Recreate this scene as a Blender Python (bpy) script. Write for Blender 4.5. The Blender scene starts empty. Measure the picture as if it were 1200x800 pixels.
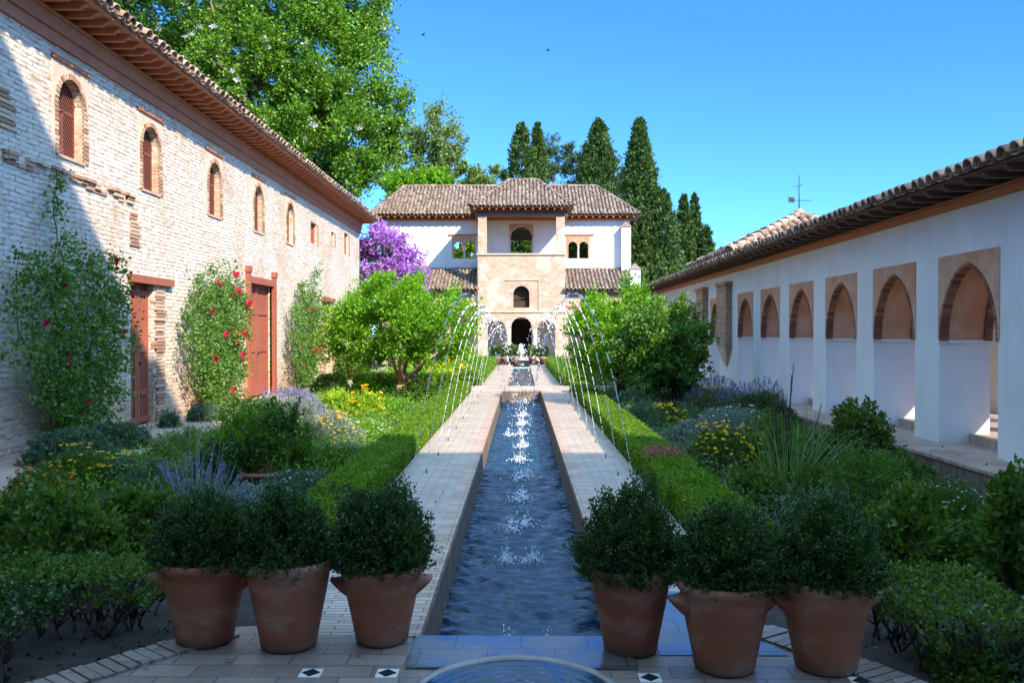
import bpy, bmesh, math, random
import numpy as np
from mathutils import Vector, Matrix

SC = bpy.context.scene
COL = SC.collection
R = math.radians
rng = np.random.default_rng(7)
random.seed(7)

# ------------------------------------------------------------------ camera, sky, sun, exposure
EYE = 1.7
cam = bpy.data.cameras.new('camera')
cam.lens = 30.0
cam.sensor_width = 36.0
cam.clip_start = 0.05
cam.clip_end = 3000
camo = bpy.data.objects.new('camera', cam)
COL.objects.link(camo)
camo.location = (0, 0, EYE)
camo.rotation_euler = (R(90 - 0.54), 0, R(0.63))
SC.camera = camo

SUN = Vector((0.82, -1.0, 0.95)).normalized()          # direction towards the sun
SUN_EL = math.asin(SUN.z)
SUN_AZ = math.atan2(SUN.x, SUN.y)
w = bpy.data.worlds.new('World')
SC.world = w
w.use_nodes = True
nt = w.node_tree
bg = nt.nodes['Background']
sky = nt.nodes.new('ShaderNodeTexSky')
sky.sky_type = 'NISHITA'
sky.sun_disc = False
sky.sun_elevation = SUN_EL
sky.sun_rotation = SUN_AZ
sky.altitude = 700
sky.air_density = 1.0
sky.dust_density = 0.0
sky.ozone_density = 2.0
hs = nt.nodes.new('ShaderNodeHueSaturation')
hs.inputs['Saturation'].default_value = 1.2
hs.inputs['Hue'].default_value = 0.508
nt.links.new(sky.outputs[0], hs.inputs['Color'])
# low sky tinted deeper blue; overhead sky boosted to add ambient fill
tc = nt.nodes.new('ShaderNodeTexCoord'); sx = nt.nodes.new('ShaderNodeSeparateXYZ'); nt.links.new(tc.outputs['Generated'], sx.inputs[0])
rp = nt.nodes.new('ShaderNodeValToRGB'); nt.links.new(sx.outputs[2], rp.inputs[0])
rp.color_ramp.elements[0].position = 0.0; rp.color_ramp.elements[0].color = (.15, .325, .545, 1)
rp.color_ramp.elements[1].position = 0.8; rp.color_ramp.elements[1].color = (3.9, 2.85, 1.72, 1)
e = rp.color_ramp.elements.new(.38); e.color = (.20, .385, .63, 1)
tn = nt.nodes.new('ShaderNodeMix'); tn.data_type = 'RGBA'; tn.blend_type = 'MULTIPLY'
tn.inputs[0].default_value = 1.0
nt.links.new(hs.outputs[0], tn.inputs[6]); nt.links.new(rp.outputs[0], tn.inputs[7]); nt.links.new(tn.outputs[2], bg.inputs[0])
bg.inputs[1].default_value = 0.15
sl = bpy.data.lights.new('sun', 'SUN')
sl.energy = 2.1
sl.angle = R(0.53)
sl.color = (1.0, 0.90, 0.72)
slo = bpy.data.objects.new('sun', sl)
COL.objects.link(slo)
slo.rotation_euler = SUN.to_track_quat('Z', 'Y').to_euler()
slo.location = (20, -20, 30)
SC.view_settings.view_transform = 'Standard'
SC.view_settings.look = 'None'
SC.view_settings.exposure = 2.05
SC.view_settings.gamma = 1.0
SC.view_settings.use_curve_mapping = False
SC.render.engine = 'CYCLES'
SC.cycles.use_denoising = True
SC.cycles.max_bounces = 8
SC.cycles.diffuse_bounces = 3
SC.cycles.glossy_bounces = 3
SC.cycles.transmission_bounces = 5
SC.cycles.transparent_max_bounces = 6
SC.cycles.caustics_reflective = False
SC.cycles.caustics_refractive = False

# ------------------------------------------------------------------ helpers: objects
def worldloc(o):
    v = Vector((0, 0, 0))
    while o is not None:
        v = v + Vector(o.location)
        o = o.parent
    return v

def link(name, me, mat=None, parent=None):
    o = bpy.data.objects.new(name, me)
    COL.objects.link(o)
    if parent is not None:
        me.transform(Matrix.Translation(-worldloc(parent)))
        o.parent = parent
    if mat is not None:
        me.materials.append(mat)
    return o

def tag(o, label=None, cat=None, group=None, kind=None):
    if label: o['label'] = label
    if cat: o['category'] = cat
    if group: o['group'] = group
    if kind: o['kind'] = kind
    return o

def thing(name, label, cat, loc=(0, 0, 0), group=None):
    o = bpy.data.objects.new(name, None)
    o.empty_display_size = 0.2
    COL.objects.link(o)
    o.location = loc
    return tag(o, label, cat, group)

def dup(root, loc=None, rz=0.0, sc=None, label=None, group=None):
    """a copy of a thing with copies of its parts and sub-parts (meshes shared)"""
    r = root.copy()
    COL.objects.link(r)
    if loc is not None: r.location = loc
    r.rotation_euler = (0, 0, rz)
    if sc is not None: r.scale = sc
    if label: r['label'] = label
    if group: r['group'] = group
    def rec(src, dst):
        for ch in list(src.children):
            c = ch.copy()
            COL.objects.link(c)
            c.parent = dst
            rec(ch, c)
    rec(root, r)
    return r

def np_mesh(name, V, F):
    V = np.asarray(V, dtype=np.float32)
    F = np.asarray(F, dtype=np.int32)
    me = bpy.data.meshes.new(name)
    me.vertices.add(len(V))
    me.vertices.foreach_set('co', V.ravel())
    k = F.shape[1]
    me.loops.add(F.size)
    me.loops.foreach_set('vertex_index', F.ravel())
    me.polygons.add(len(F))
    me.polygons.foreach_set('loop_start', np.arange(0, F.size, k, dtype=np.int32))
    me.update(calc_edges=True)
    return me

def smooth(me):
    me.polygons.foreach_set('use_smooth', np.ones(len(me.polygons), dtype=bool))
    return me

class MB:
    """collects shapes and links them as ONE mesh object"""
    def __init__(s):
        s.v = []; s.f = []; s.sm = []
    def add(s, vs, fs, sm=False):
        b = len(s.v)
        s.v += [tuple(p) for p in vs]
        s.f += [tuple(i + b for i in f) for f in fs]
        s.sm += [sm] * len(fs)
    def box(s, x0, x1, y0, y1, z0, z1):
        vs = [(x0,y0,z0),(x1,y0,z0),(x1,y1,z0),(x0,y1,z0),(x0,y0,z1),(x1,y0,z1),(x1,y1,z1),(x0,y1,z1)]
        s.add(vs, [(0,3,2,1),(4,5,6,7),(0,1,5,4),(1,2,6,5),(2,3,7,6),(3,0,4,7)])
    def bar(s, p, q, w, h, up=(0, 0, 1)):
        p = Vector(p); q = Vector(q); d = (q - p).normalized()
        u = Vector(up)
        sd = d.cross(u)
        if sd.length < 1e-4: sd = d.cross(Vector((1, 0, 0)))
        sd.normalize(); u = sd.cross(d)
        a = sd * (w / 2); b = u * (h / 2)
        vs = [p-a-b, p+a-b, p+a+b, p-a+b, q-a-b, q+a-b, q+a+b, q-a+b]
        s.add(vs, [(3,2,1,0),(4,5,6,7),(0,1,5,4),(1,2,6,5),(2,3,7,6),(3,0,4,7)])
    def prism(s, A, B):
        """two rings of 3-D points joined, both ends capped"""
        n = len(A)
        fs = [tuple(range(n))[::-1], tuple(range(n, 2 * n))]
        fs += [(i, (i + 1) % n, n + (i + 1) % n, n + i) for i in range(n)]
        s.add(list(A) + list(B), fs)
    def strip(s, A, B, sm=False):
        n = len(A)
        s.add(list(A) + list(B), [(i, i + 1, n + i + 1, n + i) for i in range(n - 1)], sm)
    def tube(s, pts, rad, seg=8, cap=True):
        pts = [Vector(p) for p in pts]
        n = len(pts)
        if not hasattr(rad, '__len__'): rad = [rad] * n
        vs = []
        ref = Vector((0.31, 0.17, 0.93)).normalized()
        for i, p in enumerate(pts):
            d = (pts[min(i + 1, n - 1)] - pts[max(i - 1, 0)]).normalized()
            a = d.cross(ref)
            if a.length < 0.05: a = d.cross(Vector((1, 0, 0)))
            a.normalize(); b = d.cross(a)
            for k in range(seg):
                t = 2 * math.pi * k / seg
                vs.append(p + (a * math.cos(t) + b * math.sin(t)) * rad[i])
        fs = []
        for i in range(n - 1):
            for k in range(seg):
                k2 = (k + 1) % seg
                fs.append((i*seg+k, i*seg+k2, (i+1)*seg+k2, (i+1)*seg+k))
        if cap:
            fs.append(tuple(range(seg))[::-1]); fs.append(tuple(range((n-1)*seg, n*seg)))
        s.add(vs, fs, True)
    def lathe(s, prof, c=(0, 0, 0), seg=28, sm=True):
        vs = []; n = len(prof)
        for r, z in prof:
            for k in range(seg):
                t = 2 * math.pi * k / seg
                vs.append((c[0] + r*math.cos(t), c[1] + r*math.sin(t), c[2] + z))
        fs = []
        for i in range(n - 1):
            for k in range(seg):
                k2 = (k + 1) % seg
                fs.append((i*seg+k, i*seg+k2, (i+1)*seg+k2, (i+1)*seg+k))
        s.add(vs, fs, sm)
    def mesh(s, name, recalc=True):
        me = bpy.data.meshes.new(name)
        me.from_pydata(s.v, [], s.f)
        me.polygons.foreach_set('use_smooth', np.array(s.sm, dtype=bool))
        if recalc:
            bm = bmesh.new(); bm.from_mesh(me)
            bmesh.ops.recalc_face_normals(bm, faces=bm.faces)
            bm.to_mesh(me); bm.free()
        me.update()
        return me
    def build(s, name, mat, parent=None):
        return link(name, s.mesh(name), mat, parent)

def cut(base, cutter):
    """boolean difference of two MB shapes -> mesh"""
    a = bpy.data.objects.new('a', base.mesh('a')); b = bpy.data.objects.new('b', cutter.mesh('b'))
    COL.objects.link(a); COL.objects.link(b)
    m = a.modifiers.new('b', 'BOOLEAN'); m.operation = 'DIFFERENCE'; m.solver = 'EXACT'; m.object = b
    dg = bpy.context.evaluated_depsgraph_get()
    me = bpy.data.meshes.new_from_object(a.evaluated_get(dg))
    bpy.data.objects.remove(a); bpy.data.objects.remove(b)
    return me

def arch(u0, u1, zb, zs, kind='round', n=20, rise=None):
    """outline of an arched opening, bottom-left over the top to bottom-right"""
    c = (u0 + u1) / 2; hw = (u1 - u0) / 2
    pts = []
    if kind == 'round':
        k = (rise or hw) / hw
        for i in range(n + 1):
            t = math.pi * (1 - i / n)
            pts.append((c + hw * math.cos(t), zs + hw * k * math.sin(t)))
    elif kind == 'pointed':
        rise = rise or hw * 1.2
        Rr = (hw * hw + rise * rise) / (2 * hw)
        tm = math.asin(min(1, rise / Rr))
        for i in range(n // 2 + 1):
            t = tm * i / (n // 2)
            pts.append((u0 + Rr - Rr * math.cos(t), zs + Rr * math.sin(t)))
        for i in range(n // 2 - 1, -1, -1):
            t = tm * i / (n // 2)
            pts.append((u1 - Rr + Rr * math.cos(t), zs + Rr * math.sin(t)))
        pts = [(u, zs + .45*(z-zs) + .55*rise*math.sqrt(max(0, 1-((u-c)/hw)**2))) for u, z in pts]
    return [(u0, zb)] + pts + [(u1, zb)]

def voussoirs(mb, pts, thick, P, d0, d1, gap=0.12, nb=None, rough=1.0):
    """ring of bricks outside a curve of (u, z) points; P maps (u, z, depth) to 3-D"""
    pts = [Vector((a, b)) for a, b in pts]
    L = [0]
    for a, b in zip(pts, pts[1:]): L.append(L[-1] + (b - a).length)
    def ev(t):
        t = max(0, min(L[-1], t))
        for i in range(len(pts) - 1):
            if t <= L[i+1] or i == len(pts) - 2:
                k = (t - L[i]) / max(1e-9, L[i+1] - L[i])
                p = pts[i].lerp(pts[i+1], k); d = (pts[i+1] - pts[i]).normalized()
                return p, Vector((-d.y, d.x))
    nb = nb or max(6, int(L[-1] / 0.07))
    for i in range(nb):
        a = L[-1] * (i + gap) / nb; b = L[-1] * (i + 1 - gap) / nb
        (p, n), (q, m) = ev(a), ev(b)
        th = thick * (1 + rough*random.uniform(-.1, .05))
        ring = [p, q, q + m * th, p + n * th]
        dd = random.uniform(0, .012)*rough
        mb.prism([P(r.x, r.y, d0 - dd) for r in ring], [P(r.x, r.y, d1) for r in ring])

# ------------------------------------------------------------------ helpers: materials
class G:
    def __init__(s, name):
        s.m = bpy.data.materials.new(name); s.m.use_nodes = True
        s.t = s.m.node_tree; s.b = s.t.nodes['Principled BSDF']; s.out = s.t.nodes['Material Output']
        s.set(s.b, Roughness=0.85)
    def set(s, n, **kw):
        for k, v in kw.items():
            k = k.replace('_', ' ')
            if isinstance(v, bpy.types.NodeSocket): s.t.links.new(v, n.inputs[k])
            else: n.inputs[k].default_value = v
    def n(s, typ, props=None, ins=None):
        nd = s.t.nodes.new('ShaderNode' + typ)
        for k, v in (props or {}).items(): setattr(nd, k, v)
        for k, v in (ins or {}).items():
            if isinstance(v, bpy.types.NodeSocket): s.t.links.new(v, nd.inputs[k])
            else: nd.inputs[k].default_value = v
        return nd
    def obj(s): return s.n('TexCoord').outputs['Object']
    def rand(s): return s.n('NewGeometry').outputs['Random Per Island']
    def orand(s): return s.n('ObjectInfo').outputs['Random']
    def noise(s, vec, scale, detail=4, rough=.6, sc3=None):
        if sc3 is not None: vec = s.n('Mapping', None, {'Vector': vec, 'Scale': sc3}).outputs[0]
        return s.n('TexNoise', None, {'Vector': vec, 'Scale': scale, 'Detail': detail, 'Roughness': rough}).outputs['Fac']
    def ramp(s, fac, stops):
        nd = s.n('ValToRGB', None, {'Fac': fac}); cr = nd.color_ramp
        while len(cr.elements) < len(stops): cr.elements.new(.5)
        for e, (p, c) in zip(cr.elements, stops):
            e.position = p; e.color = (*c, 1) if hasattr(c, '__len__') else (c, c, c, 1)
        return nd.outputs[0]
    def mix(s, f, a, b, typ='MIX'):
        nd = s.n('Mix', {'data_type': 'RGBA', 'blend_type': typ})
        for i, v in ((0, f), (6, a), (7, b)):
            if isinstance(v, bpy.types.NodeSocket): s.t.links.new(v, nd.inputs[i])
            else: nd.inputs[i].default_value = (*v, 1) if hasattr(v, '__len__') else v
        return nd.outputs[2]
    def math(s, op, a, b=0.0, clamp=False):
        nd = s.n('Math', {'operation': op, 'use_clamp': clamp})
        for i, v in ((0, a), (1, b)):
            if isinstance(v, bpy.types.NodeSocket): s.t.links.new(v, nd.inputs[i])
            else: nd.inputs[i].default_value = v
        return nd.outputs[0]
    def bump(s, h, strength=.5, dist=.02, normal=None):
        ins = {'Height': h, 'Strength': strength, 'Distance': dist}
        if normal is not None: ins['Normal'] = normal
        return s.n('Bump', None, ins).outputs[0]
    def wallvec(s):
        """(x + y, z, 0): brick courses run level on walls facing any way"""
        sp = s.n('SeparateXYZ', None, {0: s.obj()})
        u = s.math('ADD', sp.outputs[0], sp.outputs[1])
        return s.n('CombineXYZ', None, {0: u, 1: sp.outputs[2]}).outputs[0], sp
    def brick(s, vec, bw, rh, mortar=.008):
        return s.n('TexBrick', {'offset': .5}, {'Vector': vec, 'Color1': (0, 0, 0, 1), 'Color2': (1, 1, 1, 1), 'Mortar': (.5, .5, .5, 1),
                   'Scale': 1.0, 'Mortar Size': mortar, 'Mortar Smooth': .3, 'Bias': 0.0, 'Brick Width': bw, 'Row Height': rh})

M = {}
def simple(name, c1, c2, scale=6, rough=.85, bump=.3, dist=.01, sc3=None, spec=.3, island=0.0):
    g = G(name); o = g.obj()
    n1 = g.noise(o, scale, 6, .65, sc3); n2 = g.noise(o, scale * 9, 4, .6, sc3)
    f = g.math('ADD', g.math('MULTIPLY', n1, .7), g.math('MULTIPLY', n2, .3))
    if island: f = g.math('ADD', f, g.math('MULTIPLY', g.math('SUBTRACT', g.rand(), .5), island))
    col = g.ramp(f, [(.32, c1), (.68, c2)])
    g.set(g.b, Base_Color=col, Roughness=rough, Normal=g.bump(f, bump, dist))
    g.b.inputs['Specular IOR Level'].default_value = spec
    M[name] = g.m
    return g.m

# whitewashed old brick of the left building
def mat_whitewash():
    g = G('whitewashed_brick'); vec, sp = g.wallvec(); o = g.obj()
    warp = g.n('TexNoise', None, {'Vector': o, 'Scale': 1.6, 'Detail': 3}).outputs['Color']
    wv = g.n('VectorMath', {'operation': 'MULTIPLY_ADD'}, {0: warp, 1: (.06, .06, 0), 2: vec}).outputs[0]
    b = g.brick(wv, .29, .075, .015)
    per = g.n('SeparateColor', None, {0: b.outputs['Color']}).outputs[0]
    big = g.noise(o, .55, 4, .6); mid = g.noise(o, 3.2, 5, .7); fine = g.noise(o, 17, 4, .7)
    streak = g.noise(wv, 1.0, 5, .75, (4.5, 15, 1))
    low = g.n('MapRange', None, {'Value': sp.outputs[2], 'From Min': .05, 'From Max': 1.3, 'To Min': .26, 'To Max': 0.0}).outputs[0]
    f = g.math('ADD', g.math('MULTIPLY', per, .18), g.math('MULTIPLY', streak, .52))
    f = g.math('ADD', f, g.math('MULTIPLY', big, .80)); f = g.math('ADD', f, g.math('MULTIPLY', mid, .28)); f = g.math('ADD', f, low)
    mask = g.n('MapRange', {'interpolation_type': 'SMOOTHSTEP'}, {'Value': f, 'From Min': .86, 'From Max': 1.04}).outputs[0]
    mask = g.math('MULTIPLY', mask, g.math('SUBTRACT', 1.0, g.math('MULTIPLY', b.outputs['Fac'], .75)))
    white = g.ramp(g.math('ADD', g.math('MULTIPLY', mid, .6), g.math('MULTIPLY', fine, .4)),
                   [(.3, (.56, .45, .34)), (.45, (.71, .62, .51)), (.7, (.80, .72, .62))])
    bricks = g.ramp(g.math('ADD', g.math('MULTIPLY', per, .6), g.math('MULTIPLY', fine, .4)),
                    [(.15, (.34, .20, .12)), (.45, (.52, .34, .21)), (.8, (.62, .46, .32))])
    col = g.mix(mask, white, bricks)
    peach = g.ramp(g.noise(o, .8, 4, .6), [(.42, 0.0), (.66, 1.0)])
    col = g.mix(g.math('MULTIPLY', peach, .30), col, (.66, .45, .29))
    dash = g.ramp(g.noise(wv, 1.0, 4, .7, (5.5, 11, 1)), [(.44, .10), (.58, .95)])
    joint = g.math('MULTIPLY', b.outputs['Fac'], dash)
    col = g.mix(joint, col, (.36, .22, .135))
    h = g.math('ADD', g.math('MULTIPLY', b.outputs['Fac'], -.9), g.math('MULTIPLY', mid, .7))
    h = g.math('ADD', h, g.math('MULTIPLY', per, .5)); h = g.math('ADD', h, g.math('MULTIPLY', fine, .4))
    g.set(g.b, Base_Color=col, Roughness=.92, Normal=g.bump(h, .8, .022))
    M['whitewash'] = g.m
mat_whitewash()

def mat_brick(name, stops, bw=.28, rh=.06, mortar=(.55, .45, .34), msz=.009, stain=.25, patch=None):
    g = G(name); vec, sp = g.wallvec(); o = g.obj()
    b = g.brick(vec, bw, rh, msz)
    per = g.n('SeparateColor', None, {0: b.outputs['Color']}).outputs[0]
    mid = g.noise(o, 2.5, 5, .65); fine = g.noise(o, 26, 4, .65)
    f = g.math('ADD', g.math('MULTIPLY', per, .45), g.math('MULTIPLY', mid, .35)); f = g.math('ADD', f, g.math('MULTIPLY', fine, .25))
    col = g.ramp(f, stops)
    col = g.mix(g.math('MULTIPLY', b.outputs['Fac'], .8), col, mortar)
    if patch:
        pm = g.ramp(g.noise(o, .9, 5, .6), [(.53, 0.0), (.60, 1.0)])
        col = g.mix(g.math('MULTIPLY', pm, .75), col, patch)
    h = g.math('ADD', g.math('MULTIPLY', b.outputs['Fac'], -1.0), g.math('MULTIPLY', fine, .6))
    g.set(g.b, Base_Color=col, Roughness=.9, Normal=g.bump(h, .6, .012))
    M[name] = g.m
mat_brick('pavilion_brick', [(.25, (.42, .25, .155)), (.5, (.56, .37, .25)), (.8, (.66, .48, .35))], mortar=(.56, .43, .32), patch=(.70, .56, .44))
mat_brick('old_brick', [(.25, (.26, .12, .07)), (.5, (.42, .22, .12)), (.8, (.52, .34, .21))], mortar=(.42, .34, .26))
mat_brick('dark_brick', [(.25, (.10, .07, .05)), (.5, (.17, .11, .08)), (.8, (.24, .16, .11))], mortar=(.16, .14, .11), bw=.07, rh=.25)

def mat_plaster(name, base, stain, dirt=.35, scale=1.2):
    g = G(name); o = g.obj()
    a = g.noise(o, scale, 6, .6); v = g.noise(o, 1.0, 4, .6, (2.2, 2.2, .7)); f = g.noise(o, 40, 3, .6)
    k = g.math('ADD', g.math('MULTIPLY', a, .5), g.math('MULTIPLY', v, .5))
    m = g.ramp(k, [(.40, 1.0), (.58, 0.0)])
    col = g.mix(g.math('MULTIPLY', m, dirt), base, stain)
    g.set(g.b, Base_Color=col, Roughness=.9, Normal=g.bump(g.math('ADD', a, g.math('MULTIPLY', f, .25)), .35, .03))
    M[name] = g.m
mat_plaster('white_plaster', (.80, .78, .74), (.62, .58, .52), .45)
mat_plaster('arcade_plaster', (.81, .785, .74), (.62, .575, .52), .38)
mat_plaster('red_plaster', (.58, .25, .125), (.66, .41, .27), .8, 3.0)
mat_plaster('cream_plaster', (.66, .52, .38), (.52, .37, .25), .6, 2.5)
mat_plaster('stone_white', (.74, .70, .63), (.5, .46, .4), .4, 6)

def mat_tile(name, c):
    g = G(name); o = g.obj()
    r = g.rand(); n = g.noise(o, 5, 5, .7); f = g.noise(o, 40, 3, .6)
    k = g.math('ADD', g.math('MULTIPLY', r, .62), g.math('MULTIPLY', n, .38))
    col = g.ramp(k, c)
    lich = g.ramp(g.noise(o, 2.2, 6, .75), [(.52, 0.0), (.66, 1.0)])
    col = g.mix(g.math('MULTIPLY', lich, .45), col, (.34, .30, .24))
    g.set(g.b, Base_Color=col, Roughness=.85, Normal=g.bump(f, .3, .006))
    M[name] = g.m
mat_tile('roof_tile', [(.1, (.18, .10, .065)), (.35, (.32, .195, .13)), (.6, (.43, .285, .195)), (.9, (.54, .41, .30))])

mat_tile('pavilion_tile', [(.1, (.10, .06, .042)), (.35, (.19, .125, .09)), (.6, (.27, .19, .14)), (.9, (.38, .30, .24))])

def mat_wood(name, c1, c2, axis=(1, 14, 14), rough=.7):
    g = G(name); o = g.obj()
    n = g.noise(o, 3.0, 6, .65, axis); k = g.noise(o, 1.3, 3, .5)
    f = g.math('ADD', g.math('MULTIPLY', n, .65), g.math('MULTIPLY', k, .35))
    g.set(g.b, Base_Color=g.ramp(f, [(.3, c1), (.7, c2)]), Roughness=rough, Normal=g.bump(n, .35, .008))
    M[name] = g.m
mat_wood('eave_wood', (.40, .125, .05), (.54, .195, .09), (1.5, 1.5, 1.5))
mat_wood('door_wood', (.27, .065, .035), (.40, .12, .065), (14, 14, .8))
mat_wood('lattice_wood', (.16, .045, .026), (.25, .08, .045), (8, 8, 2))
mat_wood('pale_wood', (.30, .19, .12), (.42, .28, .19), (14, 14, .8))
mat_wood('dark_wood', (.12, .06, .038), (.21, .11, .07), (2, 14, 14))
mat_wood('bark', (.16, .11, .075), (.30, .22, .16), (9, 9, 2), .95)
mat_wood('pale_bark', (.38, .24, .15), (.55, .38, .26), (7, 7, 3), .95)
mat_wood('dark_stem', (.035, .025, .018), (.075, .055, .04), (9, 9, 2), .95)
mat_wood('green_stem', (.05, .075, .025), (.10, .13, .05), (9, 9, 2), .9)
simple('wet_rim', (.16, .14, .12), (.34, .29, .25), 7, .3, .3, .01, spec=.6)
simple('iron', (.02, .022, .025), (.05, .05, .055), 20, .55)
simple('soil', (.026, .019, .015), (.075, .057, .044), 5, .95, .9, .04)
simple('terracotta', (.27, .105, .062), (.40, .185, .115), 4, .75, .3, .01)
simple('far_terracotta', (.42, .19, .11), (.55, .28, .17), 4, .8)
simple('loose_brick', (.38, .20, .12), (.60, .41, .28), 9, .92, .5, .01, island=.9)
simple('arch_brick', (.20, .08, .05), (.36, .17, .105), 9, .92, .5, .01, island=.8)
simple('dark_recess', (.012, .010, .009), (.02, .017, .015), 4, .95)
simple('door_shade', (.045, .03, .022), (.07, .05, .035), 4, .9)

def mat_pot():
    g = G('pot_clay'); o = g.obj()
    n = g.noise(o, 4, 6, .65); st = g.noise(o, 2.2, 5, .6, (1, 1, 2.2)); f = g.noise(o, 60, 3, .6)
    col = g.ramp(g.math('ADD', g.math('MULTIPLY', n, .7), g.math('MULTIPLY', g.orand(), .25)), [(.3, (.30, .085, .04)), (.7, (.44, .155, .075))])
    lime = g.ramp(st, [(.48, 0.0), (.60, 1.0)])
    col = g.mix(g.math('MULTIPLY', lime, .38), col, (.55, .38, .29))
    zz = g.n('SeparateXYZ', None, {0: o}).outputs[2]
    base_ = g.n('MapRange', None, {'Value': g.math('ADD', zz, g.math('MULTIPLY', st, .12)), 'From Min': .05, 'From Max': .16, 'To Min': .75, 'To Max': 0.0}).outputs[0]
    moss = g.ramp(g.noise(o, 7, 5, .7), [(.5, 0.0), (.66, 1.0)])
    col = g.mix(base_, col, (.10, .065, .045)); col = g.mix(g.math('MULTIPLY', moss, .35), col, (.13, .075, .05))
    g.set(g.b, Base_Color=col, Roughness=.62, Normal=g.bump(g.math('ADD', n, g.math('MULTIPLY', f, .3)), .25, .008))
    M['pot_clay'] = g.m
mat_pot()

def mat_paving(name, stops, bw, rh, wet=None, mort=(.10, .085, .07), msz=.006, swap=False, rough=.62, chip=.3):
    g = G(name); o = g.obj(); sp = g.n('SeparateXYZ', None, {0: o})
    vec = g.n('CombineXYZ', None, {0: sp.outputs[1], 1: sp.outputs[0]}).outputs[0] if swap else o
    b = g.brick(vec, bw, rh, msz)
    per = g.n('SeparateColor', None, {0: b.outputs['Color']}).outputs[0]
    mid = g.noise(o, 1.6, 6, .65); fine = g.noise(o, 22, 5, .65)
    f = g.math('ADD', g.math('MULTIPLY', per, .26), g.math('MULTIPLY', mid, .62)); f = g.math('ADD', f, g.math('MULTIPLY', fine, .25)); f = g.math('SUBTRACT', f, .03)
    col = g.ramp(f, stops)
    worn = g.ramp(g.noise(o, 2.6, 6, .75), [(.55, 0.0), (.68, 1.0)]); col = g.mix(g.math('MULTIPLY', worn, .35), col, stops[0][1])
    col = g.mix(g.math('MULTIPLY', b.outputs['Fac'], .75), col, mort)
    h = g.math('ADD', g.math('MULTIPLY', b.outputs['Fac'], -1.0), g.math('MULTIPLY', fine, .5)); h = g.math('ADD', h, g.math('MULTIPLY', per, .3))
    wetm = g.ramp(g.noise(o, .8, 5, .6), [(.45, rough), (.6, rough * .55)])
    g.set(g.b, Base_Color=col, Roughness=wetm, Normal=g.bump(h, .5, .008))
    M[name] = g.m
mat_paving('walk_brick', [(.3, (.35, .25, .185)), (.5, (.52, .385, .29)), (.75, (.63, .50, .40))], .24, .052, msz=.007)
mat_paving('coping_brick', [(.3, (.34, .19, .12)), (.5, (.50, .32, .22)), (.75, (.60, .45, .34))], .30, .075)
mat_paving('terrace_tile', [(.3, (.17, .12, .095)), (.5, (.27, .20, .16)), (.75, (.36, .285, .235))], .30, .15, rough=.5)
mat_paving('path_stone', [(.3, (.36, .23, .16)), (.5, (.48, .33, .25)), (.75, (.56, .42, .33))], .75, .5, swap=True, rough=.8)
mat_paving('gallery_floor', [(.3, (.30, .19, .13)), (.5, (.42, .29, .21)), (.75, (.50, .37, .28))], .30, .15, rough=.7)

def mat_wet():
    g = G('wet_stone'); o = g.obj()
    b = g.brick(o, .36, .24, .006)
    n = g.noise(o, 3, 5, .6); f = g.noise(o, 30, 4, .6)
    col = g.mix(g.math('MULTIPLY', b.outputs['Fac'], .8), g.ramp(n, [(.35, (.07, .07, .075)), (.65, (.16, .145, .13))]), (.03, .03, .03))
    h = g.math('ADD', g.math('MULTIPLY', b.outputs['Fac'], -.6), f)
    g.set(g.b, Base_Color=col, Roughness=g.ramp(n, [(.38, .08), (.68, .38)]), Normal=g.bump(h, .12, .005))
    g.b.inputs['Specular IOR Level'].default_value = .9
    M['wet_stone'] = g.m
mat_wet()

def mat_water(name, deep, bump=.25, scale=9, rough=.03):
    g = G(name); o = g.obj()
    n1 = g.noise(o, scale, 4, .6, (1.0, 2.2, 1)); n2 = g.noise(o, scale * 4, 3, .6)
    h = g.math('ADD', n1, g.math('MULTIPLY', n2, .3))
    g.set(g.b, Base_Color=(*deep, 1), Roughness=rough, Normal=g.bump(h, bump, .02))
    g.b.inputs['IOR'].default_value = 1.33
    g.b.inputs['Specular IOR Level'].default_value = .8
    M[name] = g.m
mat_water('water', (.005, .032, .066), .45, 22, .015)
mat_water('basin_water', (.02, .05, .075), .12, 5)

def mat_drop():
    g = G('water_drops')
    g.set(g.b, Base_Color=(.92, .95, 1, 1), Roughness=.08)
    g.b.inputs['Transmission Weight'].default_value = .0
    g.b.inputs['IOR'].default_value = 1.33
    M['drops'] = g.m
mat_drop()

def leafmat(name, stops, transl=.35, rough=.45, spec=.35, tcol=None):
    """leaf: one random tint per leaf, light passing through the blade"""
    g = G(name)
    r = g.rand()
    n = g.noise(g.obj(), 1.7, 2, .5)
    k = g.math('ADD', g.math('MULTIPLY', r, .75), g.math('MULTIPLY', n, .25))
    gain = 1.0 if name.startswith('petal') else {'leaf_dark': 1.1, 'leaf_grey': 1.25, 'leaf_hedge': 1.2}.get(name, 1.5)
    stops = [(p_, tuple(min(.9, v*gain) for v in c_)) for p_, c_ in stops]
    col = g.ramp(k, stops)
    g.set(g.b, Base_Color=col, Roughness=rough)
    g.b.inputs['Specular IOR Level'].default_value = spec
    tr = g.n('BsdfTranslucent', None, {'Color': g.mix(1.0, col, tcol or (1.7, 1.55, .5), 'MULTIPLY')})
    mx = g.n('MixShader', None, {0: transl, 1: g.b.outputs[0], 2: tr.outputs[0]})
    g.t.links.new(mx.outputs[0], g.out.inputs[0])
    M[name] = g.m
    return g.m
leafmat('leaf_magnolia', [(.1, (.030, .085, .010)), (.5, (.075, .170, .014)), (.8, (.14, .26, .02)), (1, (.30, .34, .05))], .3, .35, .5)
leafmat('leaf_bright', [(.1, (.055, .14, .010)), (.5, (.11, .24, .012)), (.9, (.19, .34, .022))], .4)
leafmat('leaf_hedge', [(.1, (.045, .115, .008)), (.5, (.095, .20, .010)), (.9, (.19, .29, .015))], .35)
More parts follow.
